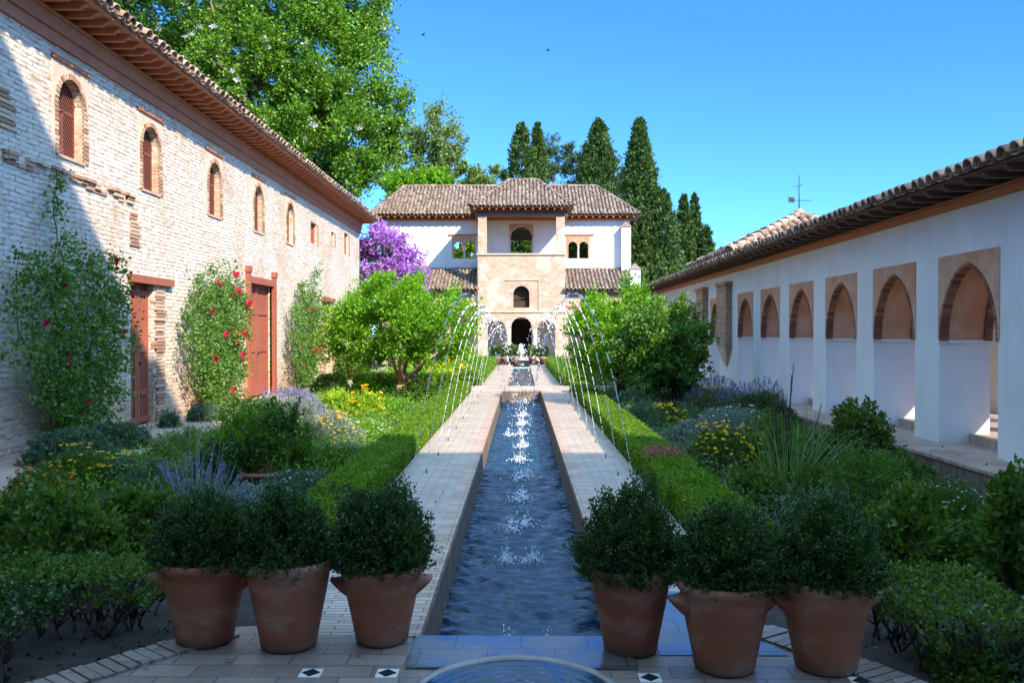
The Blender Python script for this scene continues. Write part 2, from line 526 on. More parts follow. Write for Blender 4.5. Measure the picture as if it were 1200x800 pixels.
leafmat('leaf_dark', [(.1, (.016, .042, .010)), (.5, (.036, .085, .018)), (.88, (.085, .155, .034)), (1.0, (.22, .26, .14))], .25, .4, .5)
leafmat('leaf_mid', [(.1, (.030, .066, .011)), (.5, (.058, .112, .017)), (.9, (.115, .175, .028))], .35)
leafmat('leaf_rose', [(.1, (.035, .085, .016)), (.5, (.065, .145, .022)), (.9, (.13, .22, .035))], .35)
leafmat('leaf_grey', [(.1, (.11, .15, .11)), (.5, (.20, .25, .19)), (.9, (.33, .38, .31))], .2, .7, .2, (1.2, 1.2, .9))
leafmat('leaf_bluegreen', [(.1, (.035, .075, .040)), (.5, (.065, .12, .065)), (.9, (.12, .18, .10))], .25, .6, .3)
leafmat('leaf_yellowgreen', [(.1, (.12, .22, .012)), (.5, (.20, .32, .018)), (.9, (.33, .42, .03))], .4)
leafmat('leaf_cypress', [(.1, (.022, .055, .014)), (.5, (.045, .090, .022)), (.9, (.09, .14, .035))], .15, .7, .2)
leafmat('leaf_olive', [(.1, (.07, .12, .035)), (.5, (.13, .19, .055)), (.9, (.20, .26, .085))], .3, .6)
leafmat('leaf_reed', [(.1, (.05, .11, .03)), (.5, (.09, .17, .05)), (.9, (.15, .22, .08))], .35)
leafmat('leaf_brown', [(.1, (.16, .07, .04)), (.5, (.28, .13, .07)), (.9, (.38, .22, .12))], .2, .8, .1, (1, 1, 1))
leafmat('petal_purple', [(.1, (.36, .12, .46)), (.5, (.52, .22, .64)), (.9, (.66, .38, .76))], .35, .6, .2, (1.1, 1, 1.1))
leafmat('petal_lavender', [(.1, (.16, .13, .30)), (.5, (.26, .22, .42)), (.9, (.40, .36, .55))], .25, .7, .2, (1, 1, 1))
leafmat('petal_yellow', [(.1, (.70, .38, .01)), (.5, (.82, .52, .015)), (.9, (.88, .62, .03))], .25, .6, .2, (1, 1, 1))
leafmat('petal_orange', [(.1, (.70, .14, .01)), (.5, (.80, .26, .02)), (.9, (.85, .40, .04))], .25, .6, .2, (1, 1, 1))
leafmat('petal_red', [(.1, (.45, .004, .03)), (.5, (.62, .010, .06)), (.9, (.72, .03, .12))], .25, .5, .3, (1, 1, 1))
leafmat('petal_white', [(.1, (.66, .64, .58)), (.9, (.82, .80, .74))], .2, .6, .2, (1, 1, 1))

# ------------------------------------------------------------------ helpers: plants
def unit(a):
    return a / np.maximum(1e-9, np.linalg.norm(a, axis=-1, keepdims=True))

def leaf_arrays(P, D, size, wid=.38, fold=.12, r=rng):
    n = len(P)
    size = np.broadcast_to(np.asarray(size, dtype=float), (n,)) * r.uniform(.7, 1.25, n)
    S = unit(np.cross(D, r.normal(size=(n, 3)))); Nn = np.cross(S, D)
    s = size[:, None]
    mid = P + D * s * .45
    V = np.stack([P, mid + S * s * wid + Nn * s * fold, P + D * s - Nn * s * fold, mid - S * s * wid + Nn * s * fold], 1).reshape(-1, 3)
    b = (np.arange(n) * 4)[:, None]
    F = np.concatenate([b + np.array([[0, 1, 2]]), b + np.array([[0, 2, 3]])], 1).reshape(-1, 3)
    return V, F

def join(parts):
    Vs, Fs, o = [], [], 0
    for V, F in parts:
        Vs.append(V); Fs.append(F + o); o += len(V)
    return np.concatenate(Vs), np.concatenate(Fs)

def twigs(Cn, Dn, L, per, size, wid=.36, open_=.9, jit=.15, r=rng):
    """leaves along short twigs: twig roots Cn, directions Dn"""
    n = len(Cn)
    L = np.broadcast_to(np.asarray(L, dtype=float), (n,)) * r.uniform(.6, 1.3, n)
    t = r.uniform(0.05, 1.0, (n, per))
    P = Cn[:, None, :] + Dn[:, None, :] * (t * L[:, None])[..., None] + r.normal(size=(n, per, 3)) * (jit * L[:, None, None])
    D = Dn[:, None, :] + r.normal(size=(n, per, 3)) * open_ * .6
    return leaf_arrays(P.reshape(-1, 3), unit(D.reshape(-1, 3)), size, wid, .12, r)

def sph(n, r=rng, zmin=-1.0):
    z = r.uniform(zmin, 1, n); a = r.uniform(0, 2 * math.pi, n); q = np.sqrt(np.maximum(0, 1 - z * z))
    return np.stack([q * np.cos(a), q * np.sin(a), z], 1)

def lumpy(d, seed, amp=.22, k=2.3):
    """radius factor over directions, for an uneven outline"""
    rr = np.random.default_rng(seed); f = np.zeros(len(d))
    for i in range(5):
        v = rr.normal(size=3) * k * (1 + .5 * i); f += np.sin(d @ v + rr.uniform(0, 6.28)) / (1 + .6 * i)
    return 1 + amp * f / 1.8

def dome(n, rx, ry, h, seed, zmin=-.1, inner=.6, amp=.18, z0=0.0):
    r = np.random.default_rng(seed)
    d = sph(n, r, zmin); rad = r.uniform(inner, 1.0, n) ** .6 * lumpy(d, seed, amp)
    Cn = d * rad[:, None] * np.array([rx, ry, h]) + np.array([0, 0, z0])
    return Cn, d, r

def bush_mesh(name, rx, ry, h, n, per, leaf, seed=1, L=.12, wid=.36, up=.5, open_=.9, zmin=-.05, inner=.5, amp=.18):
    Cn, d, r = dome(n, rx - L*.5, ry - L*.5, h - L*.6, seed, zmin, inner, amp)
    Cn[:, 2] = np.maximum(Cn[:, 2], .01)
    D = unit(d + np.array([0, 0, up]) + r.normal(size=d.shape) * .3)
    return np_mesh(name, *twigs(Cn, D, L, per, leaf, wid, open_, .15, r))

def flower_arrays(P, D, size, petals=6, r=rng):
    """round open flowers: a ring of petals each"""
    n = len(P)
    S = unit(np.cross(D, r.normal(size=(n, 3)))); T = np.cross(D, S)
    parts = []
    for k in range(petals):
        a = 2 * math.pi * k / petals
        dd = unit(S * math.cos(a) + T * math.sin(a) + D * .25)
        parts.append(leaf_arrays(P, dd, size, .45, .1, r))
    return join(parts)

def stems_mesh(name, pts, rad=.004):
    mb = MB()
    for p, q in pts: mb.tube([p, q], [rad, rad * .6], 4, False)
    return mb.mesh(name, False)

def blades_arrays(n, rx, ry, h, seed, width=.014, lean=.35, droop=.25, segs=4):
    r = np.random.default_rng(seed)
    a = r.uniform(0, 2*math.pi, n); q = np.sqrt(r.uniform(0, 1, n))
    base = np.stack([rx*q*np.cos(a), ry*q*np.sin(a), np.zeros(n)], 1)
    az = a + r.normal(size=n) * .6
    ln = np.abs(r.normal(size=n)) * lean; hh = h * r.uniform(.55, 1.05, n)
    dirv = np.stack([np.cos(az), np.sin(az), np.zeros(n)], 1); sd = np.stack([-np.sin(az + .6), np.cos(az + .6), np.zeros(n)], 1)
    V = []; F = []
    for i in range(segs + 1):
        t = i / segs
        c = base + dirv * (ln * hh * t + droop * hh * t**3 * ln*2)[:, None]
        c[:, 2] += hh * (t - droop * ln * 1.2 * t**3)
        wv = width * (1 - t) ** .7 + .001
        V.append(c - sd * wv/2); V.append(c + sd * wv/2)
    V = np.stack(V, 1)                       # n, 2*(segs+1), 3
    k = 2 * (segs + 1)
    b = (np.arange(n) * k)[:, None]
    for i in range(segs):
        F.append(b + np.array([[2*i, 2*i+1, 2*i+3, 2*i+2]]))
    F = np.concatenate(F, 1).reshape(-1, 4)
    return V.reshape(-1, 3), F

def put(name, label, cat, parts, loc, group=None, rz=0.0, sc=(1, 1, 1)):
    """a plant: parts = [(part name, mesh, material)] built about its base"""
    t = thing(name, label, cat, (0, 0, 0), group)
    for pn, me, mt in parts:
        o = bpy.data.objects.new(pn, me); COL.objects.link(o); o.parent = t
        if not me.materials: me.materials.append(mt)
    t.location = loc; t.rotation_euler = (0, 0, rz); t.scale = sc
    return t

def gp(px, py, z=0.0):
    """ground point seen at a pixel of the 1200 px photograph"""
    Y = 1000 * (EYE - z) / (py - 390.5)
    return ((px - 611) * Y / 1000, Y, z)

# ================================================================== SETTING
PX = .57            # half width of the long pool
Y0P, Y1P = 4.76, 25.3
WZ = -.33
Q0, Q1, QX = 27.5, 46.0, .45

def sheet(name, xs, ys, holes, z, mat, zf=None):
    mb = MB(); idx = {}
    def vid(i, j):
        if (i, j) not in idx:
            idx[(i, j)] = len(mb.v); mb.v.append((xs[i], ys[j], z if zf is None else zf(xs[i], ys[j])))
        return idx[(i, j)]
    for i in range(len(xs) - 1):
        for j in range(len(ys) - 1):
            cx, cy = (xs[i] + xs[i+1]) / 2, (ys[j] + ys[j+1]) / 2
            if any(a < cx < b and c < cy < d for a, b, c, d in holes): continue
            mb.f.append((vid(i, j), vid(i+1, j), vid(i+1, j+1), vid(i, j+1))); mb.sm.append(False)
    o = mb.build(name, mat); tag(o, kind='structure')
    return o

sheet('ground', [-900, -40, -PX, -QX, QX, PX, 40, 900], [-900, -40, Y0P, Y1P, Q0, Q1, 120, 1500],
      [(-PX, PX, Y0P, Y1P), (-QX, QX, Q0, Q1)], -.06, M['soil'])

def soil_bed(name, x0, x1, y0, y1, seed):
    nx, ny = int((x1-x0)/.12), int((y1-y0)/.12)
    r = np.random.default_rng(seed)
    X, Y = np.meshgrid(np.linspace(x0, x1, nx), np.linspace(y0, y1, ny))
    Z = -.035 + .018*np.sin(X*5.1+Y*1.3) * np.sin(Y*4.3-X) + .012*r.normal(size=X.shape)
    V = np.stack([X, Y, Z], -1).reshape(-1, 3)
    i = np.arange(nx*ny).reshape(ny, nx)
    F = np.stack([i[:-1, :-1], i[:-1, 1:], i[1:, 1:], i[1:, :-1]], -1).reshape(-1, 4)
    tag(link(name, smooth(np_mesh(name, V, F)), M['soil']), kind='structure')
soil_bed('garden_soil', -5.4, -1.49, 3.0, 47, 1)
soil_bed('garden_soil', 1.43, 4.78, 3.0, 47, 2)

# paved walks either side of the water, crossing and terrace
def slab(name, mat, *boxes):
    mb = MB()
    for b in boxes: mb.box(*b)
    return tag(mb.build(name, mat), kind='structure')
CW = .15
slab('walkway', M['walk_brick'], (-1.47, -PX-CW, 4.76, 25.3, -.2, 0), (-1.40, -QX-.1, 27.5, 46.0, -.2, 0))
slab('walkway', M['walk_brick'], (PX+CW, 1.41, 4.76, 25.3, -.2, 0), (QX+.1, 1.38, 27.5, 46.0, -.2, 0))
slab('coping', M['coping_brick'], (-PX-CW, -PX, 4.76, 25.3, -.9, .006), (PX, PX+CW, 4.76, 25.3, -.9, .006),
     (-QX-.1, -QX, 27.5, 46.0, -.6, .006), (QX, QX+.1, 27.5, 46.0, -.6, .006))
slab('pool_wall', M['dark_brick'], (-PX-.001, -PX+.012, 4.77, 25.23, -.9, -.015), (PX-.012, PX+.001, 4.77, 25.23, -.9, -.015))
slab('pool_end_wall', M['dark_brick'], (-PX+.002, PX-.002, 25.24, 25.297, -.9, -.012))
slab('crossing', M['path_stone'], (-5.4, 4.78, 25.3, 27.5, -.9, .01))
slab('pool_floor', M['dark_brick'], (-PX, PX, 4.76, 25.3, -.95, -.85), (-QX, QX, 27.5, 46, -.7, -.6))
slab('side_path', M['path_stone'], (-7.0, -5.4, 3.0, 46, -.3, -.005))

tb = MB()
poly = [(-2.75, 1.0), (-2.75, 3.6), (-2.31, 4.2), (-1.75, 4.9), (-1.47, 4.95), (-1.47, 4.755), (-PX-.02, 4.755), (-PX-.02, 4.30), (PX+.02, 4.30), (PX+.02, 4.755),
        (1.41, 4.755), (1.41, 5.0), (1.75, 4.5), (2.1, 3.9), (2.5, 3.4), (2.5, 1.0)]
tb.prism([(x, y, -.3) for x, y in poly], [(x, y, 0) for x, y in poly])
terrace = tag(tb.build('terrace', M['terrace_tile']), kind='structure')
slab('wet_slab', M['wet_stone'], (-PX-.017, PX+.017, 4.303, 4.757, -.9, .012))
slab('wet_paving', M['wet_stone'], (.735, 1.405, 4.50, 5.62, -.01, .0045))
# rows of bricks on edge along the slanting terrace borders
eb = MB()
def edging(p, q, wdt=.22):
    p = Vector((*p, 0)); q = Vector((*q, 0)); d = (q-p).normalized(); L = (q-p).length; s = Vector((-d.y, d.x, 0))
    n = int(L/.062)
    for i in range(n):
        a = p + d*(i+.08)*L/n; b = p + d*(i+.92)*L/n; zt = .012 + random.uniform(0, .008)
        ring = [a, b, b - s*wdt, a - s*wdt]
        eb.prism([(v.x, v.y, -.05) for v in ring], [(v.x, v.y, zt) for v in ring])
edging((-2.75, 3.6), (-2.31, 4.2)); edging((-2.31, 4.2), (-1.75, 4.9)); edging((1.45, 4.95), (1.75, 4.5)); edging((1.75, 4.5), (2.1, 3.9)); edging((2.1, 3.9), (2.5, 3.4))
eb.build('brick_edging', M['terrace_tile'], terrace)
for px, py in ((363, 791), (453, 791), (762, 795), (1010, 798)):
    x, y, _ = gp(px, py)
    s = .054
    m1 = MB(); m1.box(x-s, x+s, y-s, y+s, -.01, .004); ti = m1.build('tile_inset', M['stone_white'], terrace)
    m2 = MB(); m2.prism([(x-s*.85, y, 0), (x, y-s*.85, 0), (x+s*.85, y, 0), (x, y+s*.85, 0)], [(x-s*.85, y, .007), (x, y-s*.85, .007), (x+s*.85, y, .007), (x, y+s*.85, .007)])
    m2.build('dark_diamond', M['dark_recess'], ti)

# ---- water of the long pool: real waves, rings round the falling jets
JY = [8.9, 10.4, 11.9, 13.5, 15.2, 17.0, 18.9, 20.9, 22.9, 24.6]
def water_mesh(name, hx, y0, y1, z, step, amp, drops):
    nx = int(2*hx/step)+1; ny = int((y1-y0)/step)+1
    X, Y = np.meshgrid(np.linspace(-hx, hx, nx), np.linspace(y0, y1, ny))
    r = np.random.default_rng(3); Z = np.zeros_like(X)
    for i in range(34):
        lam = .08+.20*r.uniform()**1.5; a = r.normal(math.pi/2, .33); k = 2*math.pi/lam
        Z += amp * lam * .019 * np.sin(k*(math.cos(a)*X + math.sin(a)*Y) + r.uniform(0, 6.28) + .8*np.sin(X*r.uniform(3, 9)+Y*r.uniform(1, 3)))
    for dx, dy, s in drops:
        d = np.hypot(X-dx, Y-dy)
        Z += s*.006*np.cos(d*2*math.pi/.085)*np.exp(-d/.16) + s*.02*np.exp(-(d/.035)**2)
    V = np.stack([X, Y, Z+z], -1).reshape(-1, 3)
    i = np.arange(nx*ny).reshape(ny, nx)
    F = np.stack([i[:-1, :-1], i[:-1, 1:], i[1:, 1:], i[1:, :-1]], -1).reshape(-1, 4)
    return tag(link(name, smooth(np_mesh(name, V, F)), M[ 'water']), kind='structure')
drops = [(-.10, y+.03, 1.0) for y in JY] + [(.11, y-.03, 1.0) for y in JY] + [(-.1, 5.35, 1.3), (.17, 5.35, 1.4), (-.12, 6.3, .8), (.15, 6.5, .8), (-.06, 7.5, 1), (.1, 7.5, 1)]
water_mesh('pool_water', PX+.01, Y0P-.01, Y1P+.01, WZ, .012, 1.0, drops)
water_mesh('far_pool_water', QX+.01, Q0, Q1, -.2, .05, .7, [])

# ================================================================== LEFT BUILDING
def tiles(origin, ud, vd, W, L, inside=None, pitch=.225, row=.36, rad=.088, seed=5):
    """clay barrel tiles on a slope: every tile is its own little shell"""
    r = np.random.default_rng(seed)
    origin, ud, vd = (np.array(a, dtype=float) for a in (origin, ud, vd))
    ud = ud/np.linalg.norm(ud); vd = vd/np.linalg.norm(vd); nd = np.cross(ud, vd)
    if nd[2] < 0: nd = -nd
    ns = 6; th = np.linspace(0, math.pi, ns+1)
    ln = row*1.18
    def shell(sign, r0, r1, zoff):
        rings = []
        for v, rr, zz in ((ln, r1, .004), (0, r0, .022 if sign > 0 else .012), (0, r0-.014, .018), (.09, r0-.016, .016)):
            rings.append(np.stack([rr*np.cos(th), np.full(ns+1, v), sign*rr*(1.0 if sign > 0 else .78)*np.sin(th) + zz + zoff], 1))
        return np.concatenate(rings)
    quads = []
    for k in range(3):
        for i in range(ns): quads.append((k*(ns+1)+i, k*(ns+1)+i+1, (k+1)*(ns+1)+i+1, (k+1)*(ns+1)+i))
    quads = np.array(quads)
    Vs, Fs, o = [], [], 0
    nu = int(W/pitch); nv = int(math.ceil(L/row))
    for sign, du, r0, r1, zo in ((1, .5, rad, rad*.82, .045), (-1, 0, rad*1.0, rad*.85, .075)):
        T = shell(sign, r0, r1, zo)
        for i in range(nu + (1 if sign < 0 else 0)):
            uu = (i+du)*W/nu
            for j in range(nv):
                vv = j*row
                if inside is not None and not inside(uu, vv+row*.5): continue
                c = origin + ud*(uu + r.normal()*.006) + vd*(vv - (.03 if sign > 0 else 0) + r.normal()*.012) + nd*(r.normal()*.004)
                yaw = r.normal()*.03
                a = ud*math.cos(yaw)+vd*math.sin(yaw); b = vd*math.cos(yaw)-ud*math.sin(yaw)
                Vs.append(c + T[:, :1]*a + T[:, 1:2]*b + T[:, 2:]*nd); Fs.append(quads+o); o += len(T)
    return np.concatenate(Vs), np.concatenate(Fs)

def ridge(p, q, rad=.12, step=.36):
    p = Vector(p); q = Vector(q); n = max(1, int((q-p).length/step)); Vs, Fs, o = [], [], 0
    d = (q-p).normalized(); s = d.cross(Vector((0, 0, 1))).normalized(); u = s.cross(d)
    th = np.linspace(-.25, math.pi+.25, 9)
    for i in range(n):
        a = p + (q-p)*(i/n) - d*.03; b = p + (q-p)*((i+1)/n)+d*.03
        j = random.uniform(-.008, .008)
        V = []
        for c, rr, z in ((a, rad*1.08, .02), (b, rad*.88, 0)):
            for t in th: V.append(c + s*(math.cos(t)*rr+j) + u*(math.sin(t)*rr*.8+z))
        Vs.append(np.array([tuple(v) for v in V])); m = len(th)
        Fs.append(np.array([(k, k+1, m+k+1, m+k) for k in range(m-1)])+o); o += 2*m
    return np.concatenate(Vs), np.concatenate(Fs)

LX = -7.0
LB = thing('brick_building', 'long whitewashed old brick building along the left with red wooden eaves', 'building', (LX, 17, 0))
PL = lambda u, z, d: (LX - d, u, z)                 # d > 0 goes into the wall
base = MB(); base.box(LX-1.0, LX, -3, 36.8, -.2, 6.42)
cutr = MB()
def cutarch(mb, pts, P, d0, d1): mb.prism([P(u, z, d0) for u, z in pts], [P(u, z, d1) for u, z in pts])
WIN = [(13.2, 4.40), (16.05, 4.36), (19.4, 4.36), (22.65, 4.38), (25.75, 4.40)]
for c, zb in WIN: cutarch(cutr, arch(c-.37, c+.37, zb, zb+.85, 'round', 20), PL, -.2, .32)
SM = [(28.3, 29.2, 4.72, 5.42), (31.4, 31.9, 4.95, 5.45), (33.7, 34.5, 4.85, 5.7)]
for a, b, z0, z1 in SM: cutr.box(LX-.3, LX+.2, a, b, z0, z1)
DOORS = [(15.22, 16.17, 2.62), (21.75, 23.85, 3.12), (29.9, 31.4, 2.85)]
for a, b, z1 in DOORS: cutr.box(LX-.42, LX+.2, a, b, -.01, z1)
wall = link('wall', cut(base, cutr), M['whitewash'], LB)
# pilaster strips of rough brick, broken string course, patches of brick standing proud
lb = MB()
def brick_at(y, z, w_, h_, d_): lb.box(LX-.05, LX+d_, y-w_/2, y+w_/2, z-h_/2, z+h_/2)
y = 6.0
while y < 15.3:
    wv = random.uniform(.10, .26)
    for k in range(3):
        if random.random() < .86 - .22*k*(1 if y > 11.5 else .4):
            brick_at(y, 4.16 - k*.062 + random.uniform(-.01, .01), wv, .052, .07 - .02*k + random.uniform(-.015, .015))
    y += wv + .012
for z in np.arange(3.3, 3.85, .068): brick_at(15.35 + random.uniform(-.05, .05), z, random.uniform(.25, .45), .05, .03)
for z in np.arange(4.5, 5.0, .068): brick_at(11.5 + random.uniform(-.1, .1), z, random.uniform(.25, .5), .05, .03)
for (yc, z1) in ((16.42, 2.55), (21.5, 1.3), (31.65, 2.0), (29.7, 1.4)):
    for z in np.arange(.03, z1, .067):
        brick_at(yc + random.uniform(-.04, .05), z, random.uniform(.28, .48), .053, random.uniform(.02, .06))
for k in range(260):                               # bare footing bricks where the wash has gone
    yy = random.uniform(7, 36.5); z = abs(random.gauss(0, .33)) + .03
    if any(a-.1 < yy < b+.1 for a, b, _ in DOORS): continue
    brick_at(yy, round(z/.067)*.067 + .03, random.uniform(.14, .3), .052, random.uniform(.008, .026))
tag(lb.build('bare_bricks', M['loose_brick'], wall), kind='stuff')
# windows
for c, zb in WIN:
    pts = arch(c-.37, c+.37, zb, zb+.85, 'round', 20)
    fr = MB()
    top = [(c-.52, zb-.02), (c-.52, zb+1.42), (c+.52, zb+1.42), (c+.52, zb-.02)]
    # cream panel round the arch, 12 mm proud
    lp = [p for p in pts]
    n = len(lp)
    A = [PL(c-.52 if u < c-.36 else (c+.52 if u > c+.36 else c-.52+(u-(c-.37))/.74*1.04), zb-.02 if i in (0, n-1) else (zb+.85 if i in (1, n-2) else zb+1.42), -.012) for i, (u, z) in enumerate(lp)]
    for i in range(n-1):
        a, b = lp[i], lp[i+1]; q, r_ = A[i], A[i+1]
        fr.add([PL(*a, -.012), PL(*b, -.012), r_, q, PL(*a, .02), PL(*b, .02), (r_[0]-.03, r_[1], r_[2]), (q[0]-.03, q[1], q[2])],
               [(0, 1, 2, 3), (0, 4, 5, 1), (3, 2, 6, 7)])
    win = fr.build('window', M['cream_plaster'], LB)
    jl = MB(); jl.box(LX-.30, LX-.001, c+.352, c+.372, zb, zb+.84); jl.box(LX-.30, LX-.001, c-.372, c-.352, zb, zb+.84); jl.box(LX-.30, LX+.03, c-.40, c+.40, zb-.03, zb+.012); jl.build('jamb', M['pavilion_brick'], win)
    vr = MB(); voussoirs(vr, pts[1:-1], .09, PL, -.028, .02); vr.build('arch_ring', M['loose_brick'], win)
    vr = MB(); voussoirs(vr, [(c+.37, zb), (c+.37, zb+.85)][::-1], .15, PL, -.022, .02)
    vr.build('jamb', M['loose_brick'], win)
    vr = MB(); voussoirs(vr, [(c-.37, zb), (c-.37, zb+.85)], .10, PL, -.022, .02); vr.build('jamb', M['loose_brick'], win)
    li = MB(); li.box(LX-.02, LX+.05, c-.55, c+.55, zb+1.42, zb+1.47); li.build('lintel', M['eave_wood'], win)
    la = MB()                                          # wooden lattice in a frame
    dep = .16
    inner = arch(c-.33, c+.33, zb+.03, zb+.85, 'round', 20)
    for a, b in zip(pts, pts[1:]+pts[:1]):
        la.bar(PL(a[0], a[1], dep), PL(b[0], b[1], dep), .06, .07, (1, 0, 0))
    def inside_w(u, z):
        if abs(u-c) > .35 or z < zb: return False
        return z < zb+.85 or (u-c)**2 + (z-zb-.85)**2 < .35**2
    for sgn in (1, -1):
        for k in np.arange(-2.4, 2.4, .15):
            seg = []
            for t in np.linspace(-1.5, 1.5, 120):
                u = c + t*.7071*sgn - k*.7071*sgn*0 + k*.5; z = zb + .6 + t*.7071
                if inside_w(u, z): seg.append((u, z))
            if len(seg) > 3: la.bar(PL(*seg[0], dep+.012*sgn), PL(*seg[-1], dep+.012*sgn), .026, .02, (1, 0, 0))
    la.box(LX-dep-.03, LX-dep+.03, c-.03, c+.03, zb, zb+.75); la.box(LX-dep-.03, LX-dep+.03, c-.36, c+.36, zb+.72, zb+.77)
    la.build('lattice', M['lattice_wood'], win)
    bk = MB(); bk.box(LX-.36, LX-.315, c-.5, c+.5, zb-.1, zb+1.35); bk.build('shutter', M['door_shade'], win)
for a, b, z0, z1 in SM:
    m = MB(); m.box(LX-.2, LX-.14, a, b, z0, z1); m.box(LX-.15, LX-.10, a, a+.08, z0, z1); m.box(LX-.15, LX-.10, b-.08, b, z0, z1)
    sw = m.build('small_window', M['door_wood'], LB)
    m = MB(); m.box(LX-.03, LX+.02, b+.002, b+.16, z0, z1); m.build('jamb', M['old_brick'], sw)
# doors
def door(a, b, z1, mat, panels, posts=False, rec=.13):
    m = MB(); m.box(LX-rec-.06, LX-rec, a, b, .02, z1-.01)
    c = (a+b)/2
    for (p, q) in ((a, c-.008), (c+.008, b)):
        for s0, s1 in ((p, p+.09), (q-.09, q)): m.box(LX-rec, LX-rec+.03, s0, s1, .02, z1-.01)
        for z in panels: m.box(LX-rec, LX-rec+.028, p+.09, q-.09, z, z+.10)
        for k in range(1, 4): m.box(LX-rec, LX-rec+.012, p+.09+(q-p-.18)*k/4-.005, p+.09+(q-p-.18)*k/4+.005, .02, z1-.02)
    d = m.build('door', mat, LB)
    f = MB()
    if posts:
        f.box(LX-.05, LX+.10, a-.16, a, 0, z1+.14); f.box(LX-.05, LX+.10, b, b+.16, 0, z1+.14)
        f.box(LX-.05, LX+.12, a-.19, a+.03, z1+.14, z1+.30); f.box(LX-.05, LX+.12, b-.03, b+.19, z1+.14, z1+.30)
        f.box(LX-.05, LX+.08, a+.003, b-.003, z1-.12, z1+.05)
    else:
        f.box(LX-.1, LX+.10, a-.12, b+.75 if b < 17 else b+.25, z1, z1+.14)
    f.build('door_frame', M['door_wood'], d)
    h = MB(); h.lathe([(0, 0), (.03, .005), (.035, .02), (.02, .04), (0, .045)], (0, 0, 0), 12)
    me = h.mesh('handle'); me.transform(Matrix.Rotation(R(90), 4, 'Y')); me.transform(Matrix.Translation((LX-rec+.03, c+.10, 1.15)))
    link('handle', me, M['iron'], d)
    return d
tag(door(*DOORS[0], M['door_wood'], (.05, .55, 1.35, 2.4)), 'narrow tall red door with panels')
tag(door(*DOORS[1], M['door_wood'], (.05, 1.2, 2.2, 2.95), True), 'wide red double door with square topped posts')
tag(door(*DOORS[2], M['pale_wood'], (.05, 1.4, 2.6), False, .25), 'pale brown weathered door')
# eaves: frieze board, joists, boarding, tiles
fb = MB(); fb.box(LX-.1, LX+.05, -3, 37.0, 6.02, 6.20); fb.box(LX-.1, LX+.09, -3, 37.0, 6.20, 6.40); fb.box(LX-.1, LX+.12, -3, 37.05, 6.40, 6.455); fb.build('frieze_board', M['eave_wood'], LB)
jm = MB(); jm.box(-.2, .52, -.045, .045, 0, .095); jm.prism([(.52, -.045, .02), (.52, .045, .02), (.52, .045, .095), (.52, -.045, .095)], [(.60, -.045, .05), (.60, .045, .05), (.60, .045, .095), (.60, -.045, .095)])
jme = jm.mesh('joist'); jme.materials.append(M['eave_wood'])
k = 0
for yy in np.arange(4.6, 37.2, .345):
    o = bpy.data.objects.new('joist', jme); COL.objects.link(o); o.parent = LB
    o.location = (0, yy-17, 6.458); k += 1
bd = MB(); bd.box(LX-.3, LX+.66, -3, 37.35, 6.557, 6.60); bd.box(LX+.56, LX+.67, -3, 37.35, 6.601, 6.66); bd.build('eave_boarding', M['eave_wood'], LB)
sl_ = math.tan(R(24)); Lr = 3.6
V1 = tiles((LX+.72, -3, 6.60), (0, 1, 0), (-1, 0, sl_), 40.4, Lr, pitch=.27, rad=.118, seed=11)
V2 = ridge((LX+.72, 37.42, 6.68), (LX-2.6, 37.42, 6.68+3.3*sl_), .13)
link('roof', smooth(np_mesh('roof', *join([V1, V2]))), M['roof_tile'], LB)
rb = MB(); rb.prism([(LX+.66, -3, 6.62), (LX-3.0, -3, 6.62+3.66*sl_), (LX-7.0, -3, 6.62), (LX-7.0, -3, 6.45), (LX-.3, -3, 6.602)],
                    [(LX+.66, 37.33, 6.62), (LX-3.0, 37.33, 6.62+3.66*sl_), (LX-7.0, 37.33, 6.62), (LX-7.0, 37.33, 6.45), (LX-.3, 37.33, 6.602)])
rb.build('roof_deck', M['roof_tile'], LB)
ew = MB(); ew.box(LX-6.5, LX-1.003, 35.8, 36.79, -.2, 6.41); ew.box(LX-6.5, LX-6.0, -3, 35.797, -.2, 6.41); ew.build('end_wall', M['whitewash'], LB)

# ================================================================== RIGHT ARCADE
RX = 5.4
AR = thing('arcade_building', 'low white arcade building on the right with brown pointed arches', 'building', (RX, 22, 0))
PR = lambda u, z, d: (RX + d, u, z)
ZP = .25; SPR = 1.63; APX = 2.56; ALF = 2.68
OPEN = [(9.69 + 2.05*k, 11.11 + 2.05*k) for k in range(-2, 6)] + [(25.9, 27.2), (28.0, 29.4), (30.1, 31.5), (32.2, 33.6), (34.3, 35.7)]
CEN = (23.25, 24.45)
base = MB(); base.box(RX, RX+.65, 3.5, 40, ZP-.1, 3.30)
cutr = MB()
for a, b in OPEN + [CEN]:
    cutarch(cutr, arch(a+.03, b-.03, ZP-.2, SPR, 'pointed', 20, APX-SPR), PR, -.3, 1.6)
awall = link('wall', cut(base, cutr), M['arcade_plaster'], AR)
def spandrel(mb, pts, u0, u1, zs, zt, P, d, dd=.01):
    """panel between an arch and the rectangle round it"""
    n = len(pts)
    top = [(u0 + (u1-u0)*min(1, max(0, (i/(n-1)))), zt) for i in range(n)]
    top[0] = (u0, zt); top[-1] = (u1, zt)
    pts = [(u0, zs)] + list(pts) + [(u1, zs)]; top = [(u0, zt)] + top + [(u1, zt)]
    # straight sides
    for i in range(len(pts)-1):
        a, b, c, e = pts[i], pts[i+1], top[i+1], top[i]
        mb.add([P(*a, -d), P(*b, -d), P(*c, -d), P(*e, -d), P(*a, dd), P(*b, dd), P(*c, dd), P(*e, dd)], [(0, 1, 2, 3), (0, 4, 5, 1), (2, 6, 7, 3)])
    for u in (u0, u1):
        mb.add([P(u, zs, -d), P(u, zt, -d), P(u, zt, dd), P(u, zs, dd)], [(0, 1, 2, 3)])
